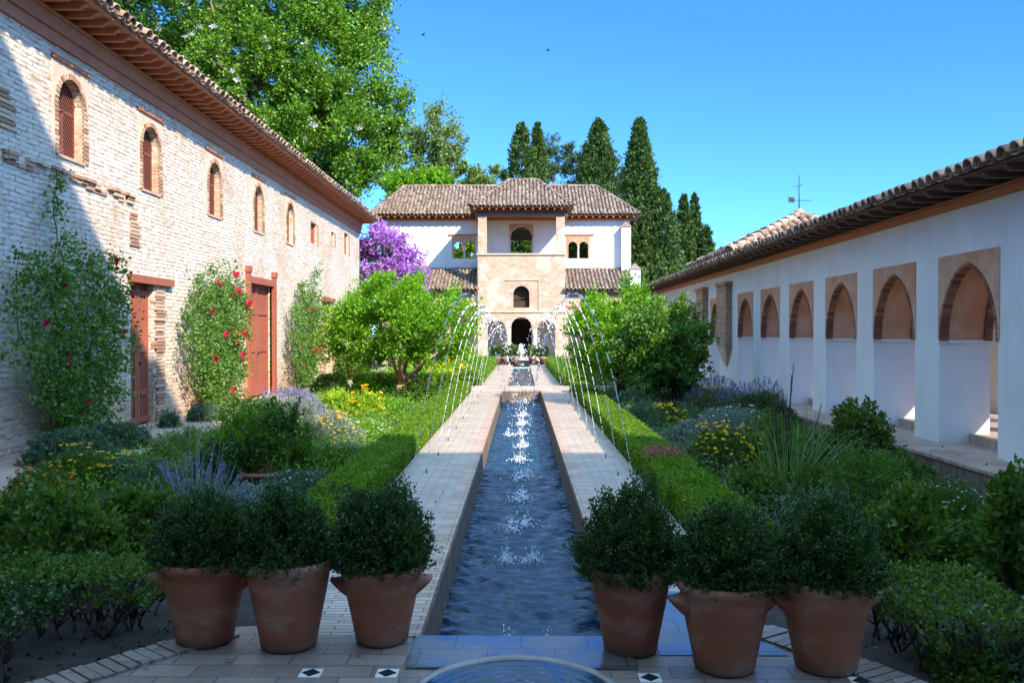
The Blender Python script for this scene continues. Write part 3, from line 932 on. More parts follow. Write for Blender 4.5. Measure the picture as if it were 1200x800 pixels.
for a, b in OPEN + [CEN]:
    pts = arch(a+.03, b-.03, ZP, SPR, 'pointed', 20, APX-SPR)[1:-1]
    m = MB(); spandrel(m, pts, a, b, SPR, ALF, PR, .008)
    s = m.build('arch_surround', M['red_plaster'], AR)
    # plaster lining of the deep arch and its brick rims front and back
    m = MB()
    q = [(u + (.012 if u < (a+b)/2 else -.012)*1, z-.012) for u, z in pts]
    m.strip([PR(u, z, .10) for u, z in q], [PR(u, z, .56) for u, z in q], True)
    m.build('arch_lining', M['red_plaster'], s)
    m = MB()
    inn = [(u + (.04 if u < (a+b)/2 else -.04), z-.03) for u, z in pts]
    voussoirs(m, inn, .045, PR, -.012, .10, .05, 40, .25); m.build('arch_ring', M['arch_brick'], s)
    m = MB(); voussoirs(m, inn, .045, PR, .56, .662, .05, 40, .25); m.build('arch_ring', M['arch_brick'], s)
    m = MB()
    for u0, u1 in ((b-.048, b),):
        m.box(RX-.02, RX+.68, u0-.01, u1+.01, SPR-.055, SPR-.015)
    m.build('impost', M['arcade_plaster'], s)
# two brick pilasters with tapering stone feet at the centre of the arcade
for y0, y1 in ((21.95, 23.0), (24.75, 25.7)):
    m = MB(); m.box(RX-.16, RX+.02, y0, y1, 1.35, 2.95); m.box(RX-.20, RX+.02, y0-.05, y1+.05, 2.95, 3.03)
    p = m.build('pilaster', M['old_brick'], AR)
    m = MB(); c = (y0+y1)/2
    m.prism([(RX-.16, y0+.05, 1.345), (RX+.02, y0+.05, 1.345), (RX+.02, y1-.05, 1.345), (RX-.16, y1-.05, 1.345)],
            [(RX-.04, c-.1, .85), (RX+.02, c-.1, .85), (RX+.02, c+.1, .85), (RX-.04, c+.1, .85)])
    m.build('corbel', M['cream_plaster'], p)
# floor platform, outer pillars, parapet
m = MB(); m.box(4.8, 8.15, 3.5, 40, -.3, ZP-.002); m.build('platform', M['dark_brick'], AR)
m = MB(); m.box(4.78, 8.15, 3.5, 40, ZP-.001, ZP+.035); m.build('gallery_floor', M['gallery_floor'], AR)
m = MB(); m.box(5.78, 8.14, 3.5, 40, ZP+.036, ZP+.15); m.build('inner_step', M['gallery_floor'], AR)
for k in range(-3, 10):
    yc = 11.9 + 2.05*k
    m = MB(); m.box(7.75, 8.0, yc-.28, yc+.28, ZP+.151, 3.67); m.build('outer_pillar', M['arcade_plaster'], AR)
m = MB(); m.box(7.76, 7.99, 3.5, 40, 2.86, 3.66); m.build('sunblock_beam', M['arcade_plaster'], AR)  # beam added to keep most of the sun off the arch jambs
m = MB(); m.box(7.80, 7.95, 3.5, 40, ZP+.151, .58); m.build('parapet', M['arcade_plaster'], AR)
# eaves
m = MB(); m.box(RX-.04, RX+.1, 3.5, 40.1, 3.24, 3.33); m.box(RX-.07, RX+.1, 3.5, 40.1, 3.33, 3.36); m.build('frieze_board', M['eave_wood'], AR)
jm = MB(); jm.box(-.42, .2, -.05, .05, 0, .065); jm.prism([(-.42, -.05, .015), (-.42, .05, .015), (-.42, .05, .065), (-.42, -.05, .065)], [(-.47, -.05, .035), (-.47, .05, .035), (-.47, .05, .065), (-.47, -.05, .065)])
jme = jm.mesh('joist'); jme.materials.append(M['dark_wood'])
for yy in np.arange(6.2, 39.6, .43):
    o = bpy.data.objects.new('joist', jme); COL.objects.link(o); o.parent = AR; o.location = (0, yy-22, 3.362)
m = MB(); m.box(RX-.50, RX+.4, 3.5, 40.1, 3.429, 3.452); m.build('eave_boarding', M['dark_wood'], AR)
s2 = math.tan(R(17))
V1 = tiles((RX-.57, 3.5, 3.425), (0, 1, 0), (1, 0, s2), 36.6, 2.75, pitch=.215, rad=.092, seed=21)
V2 = ridge((RX+2.0, 3.5, 3.53+2.57*s2), (RX+2.0, 40.1, 3.53+2.57*s2), .12)
link('roof', smooth(np_mesh('roof', *join([V1, V2]))), M['roof_tile'], AR)
m = MB(); m.prism([(RX-.50, 3.5, 3.455), (RX+2.0, 3.5, 3.455+2.5*s2), (8.4, 3.5, 3.75), (8.4, 3.5, 3.68), (RX+2, 3.5, 3.75)], [(RX-.50, 40.1, 3.455), (RX+2.0, 40.1, 3.455+2.5*s2), (8.4, 40.1, 3.75), (8.4, 40.1, 3.68), (RX+2, 40.1, 3.75)]); m.build('roof_deck', M['roof_tile'], AR)
# higher hipped roof of the lookout room behind the arcade, with its weather vane
hx, hy, ha, hz0, hz1 = 7.9, 24.4, 2.6, 3.75, 5.0
m = MB(); m.box(hx-2.0, hx+2.2, hy-2.2, hy+2.2, 3.42, hz0+.05); lk = m.build('lookout_room', M['arcade_plaster'], AR)
parts = []
crn = [(hx-ha, hy-ha), (hx+ha, hy-ha), (hx+ha, hy+ha), (hx-ha, hy+ha)]
sll = math.hypot(ha, hz1-hz0)
for i in range(4):
    a, b = Vector((*crn[i], hz0)), Vector((*crn[(i+1) % 4], hz0)); mid = (a+b)/2
    parts.append(tiles(a, b-a, Vector((hx, hy, hz1))-mid, 2*ha, sll, lambda u, v: abs(u-ha) < ha*(1-v/sll)+.05, seed=30+i))
    parts.append(ridge((*crn[i], hz0+.06), (hx, hy, hz1+.08), .12))
link('lookout_roof', smooth(np_mesh('lookout_roof', *join(parts))), M['roof_tile'], AR)
m = MB(); m.prism([(*c_, hz0-.02) for c_ in crn], [(*c_, hz0+.02) for c_ in crn]); m.add([(*c_, hz0+.02) for c_ in crn]+[(hx, hy, hz1)], [(0, 1, 4), (1, 2, 4), (2, 3, 4), (3, 0, 4)]); m.build('lookout_deck', M['roof_tile'], AR)
m = MB(); m.lathe([(.16, 0), (.15, .12), (.08, .2), (.0, .22)], (hx, hy, hz1+.03), 12)
fin = m.build('roof_finial', M['roof_tile'], AR)
m = MB(); vz = hz1+.15
m.tube([(hx, hy, vz), (hx, hy, vz+1.05)], [.018, .010], 6)
m.bar((hx-.16, hy, vz+.72), (hx+.10, hy+.1, vz+.78), .014, .014); m.bar((hx-.10, hy, vz+.62), (hx+.10, hy+.02, vz+.82), .014, .014)
m.bar((hx-.32, hy-.05, vz+.33), (hx+.36, hy+.05, vz+.33), .016, .016)
m.prism([(hx-.34, hy-.055, vz+.27), (hx-.14, hy-.02, vz+.27), (hx-.14, hy-.02, vz+.41), (hx-.34, hy-.055, vz+.41), (hx-.28, hy-.04, vz+.34)],
        [(hx-.34, hy-.035, vz+.27), (hx-.14, hy-.0, vz+.27), (hx-.14, hy-.0, vz+.41), (hx-.34, hy-.035, vz+.41), (hx-.28, hy-.02, vz+.34)])
m.build('weather_vane', M['iron'], AR)

# ================================================================== NORTH PAVILION
F = 50.0; B = 53.0; PZ = .33
NP = thing('pavilion', 'white two storey pavilion with brick central tower and tiled roofs', 'building', (0, F, 0))
PF = lambda u, z, d: (u, F - .2 + d, z)
PW = lambda u, z, d: (u, F + d, z)
PB = lambda u, z, d: (u, B + d, z)
m = MB(); m.box(-9, 7.2, 48.6, 60, -.2, PZ); m.box(-1.6, 1.6, 48.2, 48.597, -.2, PZ*.5); m.build('platform', M['path_stone'], NP)
# tower front: three arches on columns, small arched window
base = MB(); base.box(-2.55, 2.55, F-.2, F+.35, PZ, 6.33)
cutr = MB()
ARCHES = [(-.60, .60, 2.05), (-1.98, -.92, 1.95), (.92, 1.98, 1.95)]
for a, b, zs in ARCHES: cutarch(cutr, arch(a, b, PZ-.1, zs, 'round', 20), PF, -.2, .8)
cutarch(cutr, arch(-.47, .47, 3.2, 4.0, 'round', 20), PF, -.2, .8)
tf = link('tower_front', cut(base, cutr), M['pavilion_brick'], NP)
m = MB()
for a, b, zs in ARCHES:
    voussoirs(m, arch(a, b, 0, zs, 'round', 20)[1:-1], .2, PF, -.015, .05, .06); m.build('arch_ring', M['pavilion_brick'], tf); m = MB()
voussoirs(m, arch(-.47, .47, 0, 4.0, 'round', 20)[1:-1], .18, PF, -.015, .05, .06)
m.build('arch_ring', M['pavilion_brick'], tf)
m = MB(); m.box(-2.6, 2.6, F-.26, F-.202, 2.92, 3.0); m.box(-.95, 1.05, F-.25, F-.203, 4.78, 4.83); m.box(1.0, 1.05, F-.25, F-.203, 3.1, 4.779); m.box(-2.62, 2.62, F-.28, F-.201, 6.27, 6.36); m.build('string_course', M['cream_plaster'], tf)
m = MB()
for x in (-.76, .76):
    m.lathe([(.14, 0), (.14, .08), (.09, .14), (.085, 1.15), (.10, 1.2), (.13, 1.35), (.15, 1.5), (.15, 1.62)], (x, F-.28, PZ), 14)
    m.build('column', M['stone_white'], tf); m = MB()
m = MB(); m.box(-.47, .47, F+.12, F+.16, 3.2, 3.62); m.box(-.47, .47, F+.12, F+.16, 3.75, 3.80); m.box(-.45, .45, F+.3, F+.34, 3.15, 4.6); m.build('small_window', M['door_shade'], tf)
# portico wings
for nm, x0, x1, arcs in (('w', -5.85, -2.553, [(-4.15, -2.75), (-5.6, -4.45)]), ('e', 2.553, 6.35, [(2.75, 4.15), (4.5, 5.9)])):
    base = MB(); base.box(x0, x1, F, F+.35, PZ, 4.12)
    cutr = MB()
    for a, b in arcs: cutarch(cutr, arch(a, b, PZ-.1, 2.1, 'round', 20), PW, -.2, .8)
    pf = link('portico_front', cut(base, cutr), M['pavilion_brick'], NP)
    m = MB()
    for a, b in arcs:
        voussoirs(m, arch(a, b, 0, 2.1, 'round', 20)[1:-1], .2, PW, -.015, .05, .06); m.build('arch_ring', M['pavilion_brick'], pf); m = MB()
    m = MB(); m.box(x0, x1, F-.05, F-.002, 3.15, 3.28); m.box(x0, x1, F-.12, F-.003, 3.95, 4.125); m.build('frieze_board', M['door_wood'], pf)
    wdt = x1-x0
    e0 = (x0-(.15 if nm == 'w' else -.0), F-.45, 4.2); vd = Vector((0, B-F+.45, 1.45)); W_ = wdt+.15
    link('portico_roof', smooth(np_mesh('r', *tiles(e0, (1, 0, 0), vd, W_, vd.length, seed=41))), M['pavilion_tile'], NP)
    m = MB(); m.prism([(e0[0], e0[1]+.05, 4.15), (e0[0], B, 5.62), (e0[0], B, 5.5), (e0[0], e0[1]+.3, 4.13)], [(e0[0]+W_, e0[1]+.05, 4.15), (e0[0]+W_, B, 5.62), (e0[0]+W_, B, 5.5), (e0[0]+W_, e0[1]+.3, 4.13)])
    m.build('portico_deck', M['pavilion_tile'], NP)
m = MB(); m.box(-5.85, -5.6, F+.353, B, PZ, 4.1); m.box(6.1, 6.35, F+.353, B, PZ, 4.1); m.build('portico_side_wall', M['white_plaster'], NP)
# main block
base = MB(); base.box(-8.7, 6.73, B, B+.5, PZ, 8.8)
cutr = MB()
cutarch(cutr, arch(-.66, .66, 6.55, 7.68, 'round', 20), PB, -.2, .8)
cutr.box(-.75, .75, B-.2, B+.8, PZ-.1, 2.6)
TW = [(-4.29, -2.81), (2.81, 4.24)]
for a, b in TW: cutr.box(a, b, B-.2, B+.8, 6.34, 7.72)
link('front_wall', cut(base, cutr), M['white_plaster'], NP)
base = MB(); base.box(-8.2, 6.23, 58.5, 59, PZ, 8.8)
cutr = MB()
for a, b in ((-5.2, -2.6), (-1.3, 1.3), (2.6, 5.2)): cutr.box(a, b, 58, 60, 6.2, 8.1)
link('back_wall', cut(base, cutr), M['white_plaster'], NP)
m = MB(); m.box(-8.7, -8.202, B+.503, 59, PZ, 8.8); m.box(6.232, 6.73, B+.503, 59, PZ, 8.8); m.build('side_wall', M['white_plaster'], NP)
m = MB(); m.box(-8.19, 6.22, B+.51, 58.49, 6.0, 6.15); m.build('upper_floor', M['pale_wood'], NP)
m = MB(); m.box(-8.75, -5.87, B-.06, B-.002, PZ, 6.2); m.box(-8.75, -6.9, B-.05, B-.0015, 6.2, 6.35); m.build('brick_footing', M['pavilion_brick'], NP)
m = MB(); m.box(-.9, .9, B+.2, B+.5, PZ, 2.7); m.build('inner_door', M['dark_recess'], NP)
for a, b in TW:
    c = (a+b)/2; base = MB(); base.box(a+.003, b-.003, B-.04, B+.25, 6.345, 7.715); cutr = MB()
    for p, q in ((a+.1, c-.06), (c+.06, b-.1)): cutarch(cutr, arch(p, q, 6.2, 7.1, 'round', 16), PB, -.4, .8)
    wn = link('twin_window', cut(base, cutr), M['red_plaster'], NP)
    m = MB(); m.box(a-.25, b+.25, B-.07, B-.003, 7.76, 7.84); m.build('lintel', M['eave_wood'], wn)
    m = MB(); m.lathe([(.06, 0), (.06, .05), (.04, .08), (.04, .62), (.07, .72), (.07, .78)], (c, B-.03, 6.34), 12); m.build('colonnette', M['stone_white'], wn)
    m = MB()
    voussoirs(m, arch(a+.1, c-.06, 0, 7.1, 'round', 16)[1:-1], .1, PB, -.055, -.02, .06); m.build('arch_ring', M['pavilion_brick'], wn); m = MB(); voussoirs(m, arch(c+.06, b-.1, 0, 7.1, 'round', 16)[1:-1], .1, PB, -.055, -.02, .06)
    m.build('arch_ring', M['pavilion_brick'], wn)
    m = MB(); m.box(a-.2, b+.2, B-.06, B-.002, 5.75, 6.335); m.build('apron', M['white_plaster'], wn)
pts = arch(-.66, .66, 6.55, 7.68, 'round', 20)[1:-1]
m = MB(); spandrel(m, pts, -.74, .74, 6.55, 8.45, PB, .03); lw = m.build('loggia_window', M['red_plaster'], NP)
m = MB(); voussoirs(m, pts, .12, PB, -.05, .0, .06); m.build('arch_ring', M['pavilion_brick'], lw)
# loggia on the tower
m = MB(); m.box(-2.54, 2.54, F+.353, B-.003, 6.0, 6.2); m.box(-2.52, -2.2, F+.353, B-.003, 4.2, 5.99); m.box(2.2, 2.52, F+.353, B-.003, 4.2, 5.99); m.build('loggia_floor', M['pavilion_brick'], NP)
for x0 in (-2.53, 2.03):
    m = MB(); m.box(x0, x0+.5, F-.19, F+.3, 6.33, 8.55); m.build('loggia_post', M['pavilion_brick'], NP)
m = MB(); m.box(-2.7, 2.7, F-.25, F+.32, 8.55, 8.80); m.box(-2.75, -2.35, F+.323, B-.003, 8.55, 8.80); m.box(2.35, 2.75, F+.323, B-.003, 8.55, 8.80); m.box(-2.5, 2.5, F+.0, B-.003, 8.801, 8.85); m.build('loggia_beam', M['dark_wood'], NP)

def hip_roof(name, x0, x1, y0, y1, z0, xr0, xr1, yr, zr, seed, back=True):
    parts = []
    Lf = math.hypot(yr-y0, zr-z0); W = x1-x0; l = xr0-x0; r_ = x1-xr1
    parts.append(tiles((x0, y0, z0), (1, 0, 0), (0, yr-y0, zr-z0), W, Lf, lambda u, v: l*v/Lf-.05 < u < W-r_*v/Lf+.05, seed=seed))
    D = y1-y0; Ls = math.hypot(l, zr-z0); k = (yr-y0)
    parts.append(tiles((x0, y1, z0), (0, -1, 0), (l, 0, zr-z0), D, Ls, lambda u, v: (D-k)*v/Ls-.05 < u < D-k*v/Ls+.05, seed=seed+1))
    Ls2 = math.hypot(r_, zr-z0)
    parts.append(tiles((x1, y0, z0), (0, 1, 0), (-r_, 0, zr-z0), D, Ls2, lambda u, v: k*v/Ls2-.05 < u < D-(D-k)*v/Ls2+.05, seed=seed+2))
    zz = z0+.06
    for a, b in (((x0, y0, zz), (xr0, yr, zr+.08)), ((x1, y0, zz), (xr1, yr, zr+.08)), ((xr0, yr, zr+.08), (xr1, yr, zr+.08))): parts.append(ridge(a, b, .13))
    o = link(name, smooth(np_mesh(name, *join(parts))), M['pavilion_tile'], NP)
    m = MB()
    m.add([(x0+.05, y0+.05, z0+.01), (x1-.05, y0+.05, z0+.01), (x1-.05, y1, z0+.01), (x0+.05, y1, z0+.01), (xr0, yr, zr+.0), (xr1, yr, zr+.0)],
          [(0, 1, 5, 4), (1, 2, 5), (2, 3, 4, 5), (3, 0, 4), (0, 3, 2, 1)])
    m.build('roof_deck', M['pavilion_tile'], NP)
    m = MB()                                            # rafters under the eaves
    for x in np.arange(x0+.25, x1-.2, .42): m.box(x-.05, x+.05, y0+.08, y0+.62, z0-.13, z0-.03)
    m.box(x0+.08, x1-.08, y0+.09, y0+.75, z0-.028, z0+.005); m.box(x0+.3, x1-.3, y0+.5, y0+.7, z0-.26, z0-.131)
    m.build('eave', M['eave_wood'], NP)
hip_roof('main_roof', -9.3, 7.3, 52.35, 59.7, 8.95, -7.7, 4.9, 56, 11.25, 50)
hip_roof('tower_roof', -2.95, 2.95, F-.75, 54.6, 9.0, -.75, 1.0, 52.6, 11.05, 60)
# white chimney shafts at the right corner
for (x0, x1, y0, y1, z0, z1) in ((6.15, 6.72, 52.5, 52.997, 5.55, 8.25), (6.36, 6.95, 49.9, 50.5, PZ, 5.45)):
    m = MB(); m.box(x0, x1, y0, y1, z0, z1); ch = m.build('chimney', M['white_plaster'], NP)
    cx, cy = (x0+x1)/2, (y0+y1)/2
    m = MB(); m.add([(x0-.06, y0-.06, z1), (x1+.06, y0-.06, z1), (x1+.06, y1, z1), (x0-.06, y1, z1), (cx, cy, z1+.38)], [(0, 3, 2, 1), (0, 1, 4), (1, 2, 4), (2, 3, 4), (3, 0, 4)])
    m.build('chimney_cap', M['pavilion_tile'], ch)

# ================================================================== SOUTH PAVILION (unseen behind the camera; massing sized to cast the terrace shade)
SP = thing('pavilion', 'unseen white pavilion massing behind the camera, sized to cast the terrace shade', 'building', (5, -1, 0))
m = MB(); m.box(2, 8.2, -8, -1.0, 0, 17.2); m.build('unseen_shade_tower', M['white_plaster'], SP)
m = MB(); m.box(8.203, 12.2, -8, -1.0, 0, 12.5); m.box(-5, 1.997, -8, -1.0, 0, 9); m.build('unseen_shade_wing', M['white_plaster'], SP)
m = MB(); m.add([(1.7, -8.5, 17.2), (8.5, -8.5, 17.2), (8.5, -.6, 17.2), (1.7, -.6, 17.2), (4.5, -4.5, 19.4), (5.7, -4.5, 19.4)], [(0, 1, 5, 4), (1, 2, 5), (2, 3, 4, 5), (3, 0, 4), (0, 3, 2, 1)]); m.build('roof', M['roof_tile'], SP)
m = MB()
for x in (-3.5, -1, 3.5, 6.6, 10.2):
    for z in (.1, 5.2): m.box(x-.7, x+.7, -1.004, -.96, z, z+2.6)
m.build('window', M['door_shade'], SP)  # windows of the unseen shade massing
# ================================================================== TREES
def ell_tree(name, label, cat, loc, ells, n, per, leaf, mat, bark, L=.5, r0=.2, trunk_top=None, seed=1, wid=.36, up=.25, inner=.55, amp=.2, group=None, limbs=14, fork=None, open_=.9, spray=.5, bough=14):
    """a tree: crown of leafy twigs through several uneven masses, trunk with limbs reaching into them"""
    r = np.random.default_rng(seed)
    vol = np.array([e[3]*e[4]+e[4]*e[5]+e[3]*e[5] for e in ells]); cnt = (n*vol/vol.sum()).astype(int)
    P, D = [], []
    loc = np.array(loc, dtype=float)
    for i, (e, k) in enumerate(zip(ells, cnt)):
        d = sph(k, r); rad = r.uniform(inner, 1, k)**.5 * lumpy(d, seed+i, amp)
        # gather twigs into sprays so that gaps open between them
        m = max(6, k//bough); cd = sph(m, r); near = np.argmax(d @ cd.T + r.normal(size=(k, m))*.05, 1)
        d2 = unit(d*(1-spray) + cd[near]*spray)
        P.append(d2*rad[:, None]*np.array(e[3:6]) + np.array(e[:3]) - loc); D.append(unit(d2 + np.array([0, 0, up]) + r.normal(size=d.shape)*.45))
    P = np.concatenate(P); D = np.concatenate(D)
    t = thing(name, label, cat, tuple(loc), group)
    me = np_mesh('crown', *twigs(P, D, L, per, leaf, wid, open_, .2, r)); me.materials.append(M[mat])
    o = bpy.data.objects.new('crown', me); COL.objects.link(o); o.parent = t
    mb = MB(); c0 = np.array(ells[0][:3]) - loc
    top = np.array(trunk_top) - loc if trunk_top is not None else c0*np.array([.6, .6, .75])
    if fork is None:
        k = [top*f + np.array([r.normal()*r0*.5*f*(1-f)*4, r.normal()*r0*.5*f*(1-f)*4, 0]) for f in np.linspace(0, 1, 6)]
        mb.tube(k, list(np.linspace(r0*1.25, r0*.55, 6)), 10)
        starts = [k[3], k[4], k[5]]
    else:
        mb.tube([(0, 0, -.1), (0, 0, .05), tuple(fork*.5), tuple(fork)], [r0*1.5, r0*1.15, r0, r0*.95], 10)
        starts = [fork]
    for i in range(limbs):
        s = starts[i % len(starts)]; e = P[r.integers(len(P))]*.9
        mid = (np.array(s)+e)/2 + r.normal(size=3)*np.linalg.norm(e-s)*.1; mid[2] -= .06*np.linalg.norm(e-s)
        mb.tube([s, mid, e], [r0*.55, r0*.3, r0*.08], 6)
    tr = mb.mesh('trunk', False); tr.materials.append(M[bark]); o = bpy.data.objects.new('trunk', tr); COL.objects.link(o); o.parent = t
    return t, P, D

t, P, D = ell_tree('magnolia_tree', 'huge leafy green tree with white blossoms towering behind the long brick building', 'tree', (-14.5, 44, 0),
    [(-14, 44, 17, 6.2, 5.5, 6.2), (-9.6, 43, 11.2, 3.8, 3.5, 3.6), (-8.4, 43, 11.2, 1.9, 2.2, 2.2), (-10.1, 44, 16.2, 2.9, 2.8, 3.4), (-19.5, 44, 17.5, 4.2, 4, 5), (-16.8, 43.2, 16.5, 3.6, 3.2, 4.6), (-12.4, 42.5, 14, 3.4, 3.0, 4.0), (-12.8, 43, 9.5, 3.6, 3.5, 3), (-9.2, 44, 19.5, 1.8, 1.8, 3)],
    9500, 26, .17, 'leaf_magnolia', 'bark', .75, .55, (-14.3, 44, 15), 3, .36, .3, .5, .24, None, 34, spray=.60, bough=42)
r = np.random.default_rng(5)
bl = np_mesh('blossom', *flower_arrays(np.zeros((2, 3)), unit(np.array([[0, -1., .4], [.2, -1, .2]])), .19, 6, r)); bl.materials.append(M['petal_white'])
cnt = 0
for i in r.permutation(len(P)):
    p = P[i]+D[i]*.85
    if D[i][1] < -.2 and cnt < 80:
        o = bpy.data.objects.new('blossom', bl); COL.objects.link(o); o.parent = t; o.location = tuple(p + np.array([0, -.12, 0])); o.rotation_euler = (r.normal()*.4, 0, r.normal()*.5); cnt += 1

ell_tree('eucalyptus_tree', 'pale olive green feathery tall tree behind the left end of the pavilion', 'tree', (-7.2, 63, 0),
    [(-6.6, 63, 16.2, 1.7, 1.7, 1.9), (-7.6, 63, 13.6, 2.1, 2, 2.2), (-6.2, 63, 12.2, 1.6, 1.6, 2), (-5.2, 63, 15.6, .8, .9, .9), (-8.6, 63, 11.2, 2.0, 2, 2)], 1000, 22, .26, 'leaf_olive', 'bark', .7, .3, (-6.8, 63, 14), 8, .25, -.1, .3, .25)
ell_tree('leafy_tree', 'small olive green tree peeping over the left half of the pavilion roof', 'tree', (-4.1, 65, 0),
    [(-4.1, 65, 12.9, 1.5, 1.5, 1.2), (-3.0, 65, 12.2, 1.3, 1.3, .9)], 320, 18, .28, 'leaf_olive', 'bark', .5, .22, None, 9, .3)
ell_tree('leafy_tree', 'bright green bushy tree over the roof beside the olive coloured trees', 'tree', (-6.2, 61, 0),
    [(-6.2, 61, 11.6, 1.9, 1.5, 1.4), (-8.3, 61, 11.2, 1.6, 1.5, 1.5)], 420, 18, .28, 'leaf_bright', 'bark', .5, .22, None, 10, .34)
ell_tree('leafy_tree', 'tiny wispy tree top just left of the tower roof', 'tree', (-2.1, 70, 0),
    [(-2.1, 70, 14.2, .7, .7, .7)], 90, 14, .26, 'leaf_olive', 'bark', .5, .16, None, 12, .25)
ell_tree('pine_tree', 'dark spreading pine between the slim and the broad cypresses', 'tree', (3.4, 76, 0),
    [(3.3, 76, 16.9, 1.9, 1.6, .9), (2.5, 76, 18.2, .9, .9, .6), (4.8, 76, 17.6, 1.2, 1.2, .6), (4.0, 76, 15.6, 1.9, 1.6, .8)], 420, 18, .30, 'leaf_bluegreen', 'bark', .5, .26, None, 13, .15, .3, .3, .3)
for lab, x, h, sd in (('leafy green tree seen through the left twin window of the pavilion', -4.6, 9.8, 14), ('leafy green tree seen through the arched loggia opening', .6, 8.4, 15), ('leafy green tree seen through the right twin window of the pavilion', 4.5, 9.8, 16)):
    ell_tree('leafy_tree', lab, 'tree', (x, 66, 0), [(x, 66, h-1.8, 2.3, 1.6, 1.9), (x-.9, 66, h-2.6, 1.6, 1.5, 1.6)], 420, 18, .26, 'leaf_bright', 'bark', .5, .2, None, sd)

def cypress(label, x, y, h, rad, n, seed, z0=.5, pw=.62, leaf=.24, lean=0):
    r = np.random.default_rng(seed); loc = (x, y, 0)
    tt = r.uniform(0, 1, n)**1.15; a = r.uniform(0, 2*math.pi, n)
    prof = np.minimum(1, (1-tt)**pw*1.15) * np.minimum(1, (tt+.05)*7)
    lump = 1 + .16*np.sin(a*3+tt*17+seed) + .12*np.sin(a*5-tt*31+seed*2) + .07*np.sin(a*2+tt*61)
    rr = rad*prof*lump*r.uniform(.72, 1.0, n)
    P = np.stack([rr*np.cos(a)+lean*tt, rr*np.sin(a), z0+tt*(h-z0)], 1)
    D = unit(np.stack([np.cos(a)*.55, np.sin(a)*.55, np.full(n, 1.0)], 1) + r.normal(size=(n, 3))*.25)
    t = thing('cypress_tree', label, 'cypress', loc, 'cypresses beyond the pavilion')
    me = np_mesh('crown', *twigs(P, D, .15+.35*np.clip((1-tt)*4, 0, 1), 16, leaf, .3, .7, .2, r)); me.materials.append(M['leaf_cypress'])
    o = bpy.data.objects.new('crown', me); COL.objects.link(o); o.parent = t
    mb = MB(); mb.tube([(0, 0, -.1), (0, 0, h*.5), (lean*.8, 0, h*.85)], [rad*.16, rad*.1, rad*.03], 8)
    me = mb.mesh('trunk', False); me.materials.append(M['bark']); o = bpy.data.objects.new('trunk', me); COL.objects.link(o); o.parent = t
cypress('slim cypress with rounded top straight above the tower roof', .02, 66, 17.7, 1.3, 1000, 1, 6, .55)
cypress('narrow pointed cypress touching the slim round topped one', 1.25, 67, 18.0, .95, 900, 2, 6, .8)
cypress('broad cone shaped cypress above the right wing roof', 5.75, 64, 17.5, 2.7, 2200, 3, 4, .75)
cypress('tallest dark cypress beside the right end of the pavilion', 7.85, 57, 15.8, 1.8, 2600, 4, .5, .75)
cypress('shorter cypress leaning against the right side of the tallest cypress', 9.2, 56.5, 11.0, 1.25, 1400, 5, .5, .45)
cypress('pointed cypress rising over the right roof, left of a close pair', 11.4, 60, 11.2, 1.0, 800, 6, .5, .95)
cypress('thinnest pointed cypress of those rising over the right roof', 12.25, 60.5, 11.3, .62, 700, 7, .5, .9)
cypress('shortest cypress just above the right roof tiles', 12.95, 60, 9.0, .85, 600, 8, .5, .7)
cypress('low stubby cypress between the two groups on the right', 10.5, 61, 8.4, .9, 600, 9, .5, .5)
ell_tree('leafy_tree', 'dark bushy tree low behind the white chimney at the right of the pavilion', 'tree', (8.6, 54.5, 0),
    [(8.5, 54.5, 3.2, 1.7, 1.6, 2.4)], 420, 18, .2, 'leaf_cypress', 'bark', .4, .2, None, 18)

# garden trees with visible trunks
ell_tree('orange_tree', 'round bright green tree with pale forked trunk in the sunny left bed', 'tree', (-3.1, 22, -.05),
    [(-3.35, 22, 1.9, 1.5, 1.3, .95), (-2.2, 22, 1.85, 1.0, 1.0, .85), (-4.3, 22, 1.75, .85, .9, .75), (-3.3, 22, 2.55, 1.1, 1.0, .55)], 1500, 22, .08, 'leaf_bright', 'pale_bark', .28, .13, None, 21, .36, .15, .35, .2, None, 8, np.array([0, 0, .42]))
ell_tree('orange_tree', 'bright green round tree at the right hedge, nearer the water of two', 'tree', (2.45, 21, -.05),
    [(2.4, 21, 1.85, 1.15, 1.1, .95), (2.0, 21, 1.5, .8, .9, .8), (3.0, 21, 1.6, .9, .9, .85)], 950, 22, .08, 'leaf_bright', 'dark_stem', .26, .11, None, 22, .36, .15, .35, .2, None, 8, np.array([0, 0, .6]))
ell_tree('orange_tree', 'shaded round tree beside the arcade, farther from the water of two', 'tree', (3.5, 19.6, -.05),
    [(3.3, 19.6, 1.55, .85, .9, .9), (3.55, 19.6, 1.05, .6, .7, .6), (3.0, 19.6, 1.2, .7, .8, .7)], 900, 22, .08, 'leaf_rose', 'dark_stem', .26, .11, None, 23, .36, .15, .3, .2, None, 8, np.array([.05, 0, .5]))
t, P, D = ell_tree('flowering_tree', 'tall tree covered in purple blossom at the far corner of the brick building', 'flowering tree', (-5.9, 38.5, -.05),
    [(-6.2, 38.5, 4.8, 1.25, 1.1, 1.55), (-5.4, 38.4, 4.2, .8, .9, 1.1), (-5.0, 38.3, 3.7, .5, .6, .6), (-6.6, 38.5, 5.8, .6, .6, .6)], 780, 22, .13, 'petal_purple', 'dark_stem', .42, .12, (-5.9, 38.5, 4.2), 24, .4, -.1, .35, .28, None, 16)
r = np.random.default_rng(31)
k = r.permutation(len(P))[:170]
me = np_mesh('foliage', *twigs(P[k]*np.array([.9, .9, .95]), D[k], .4, 12, .12, .36, .9, .2, r)); me.materials.append(M['leaf_mid'])
o = bpy.data.objects.new('foliage', me); COL.objects.link(o); o.parent = t

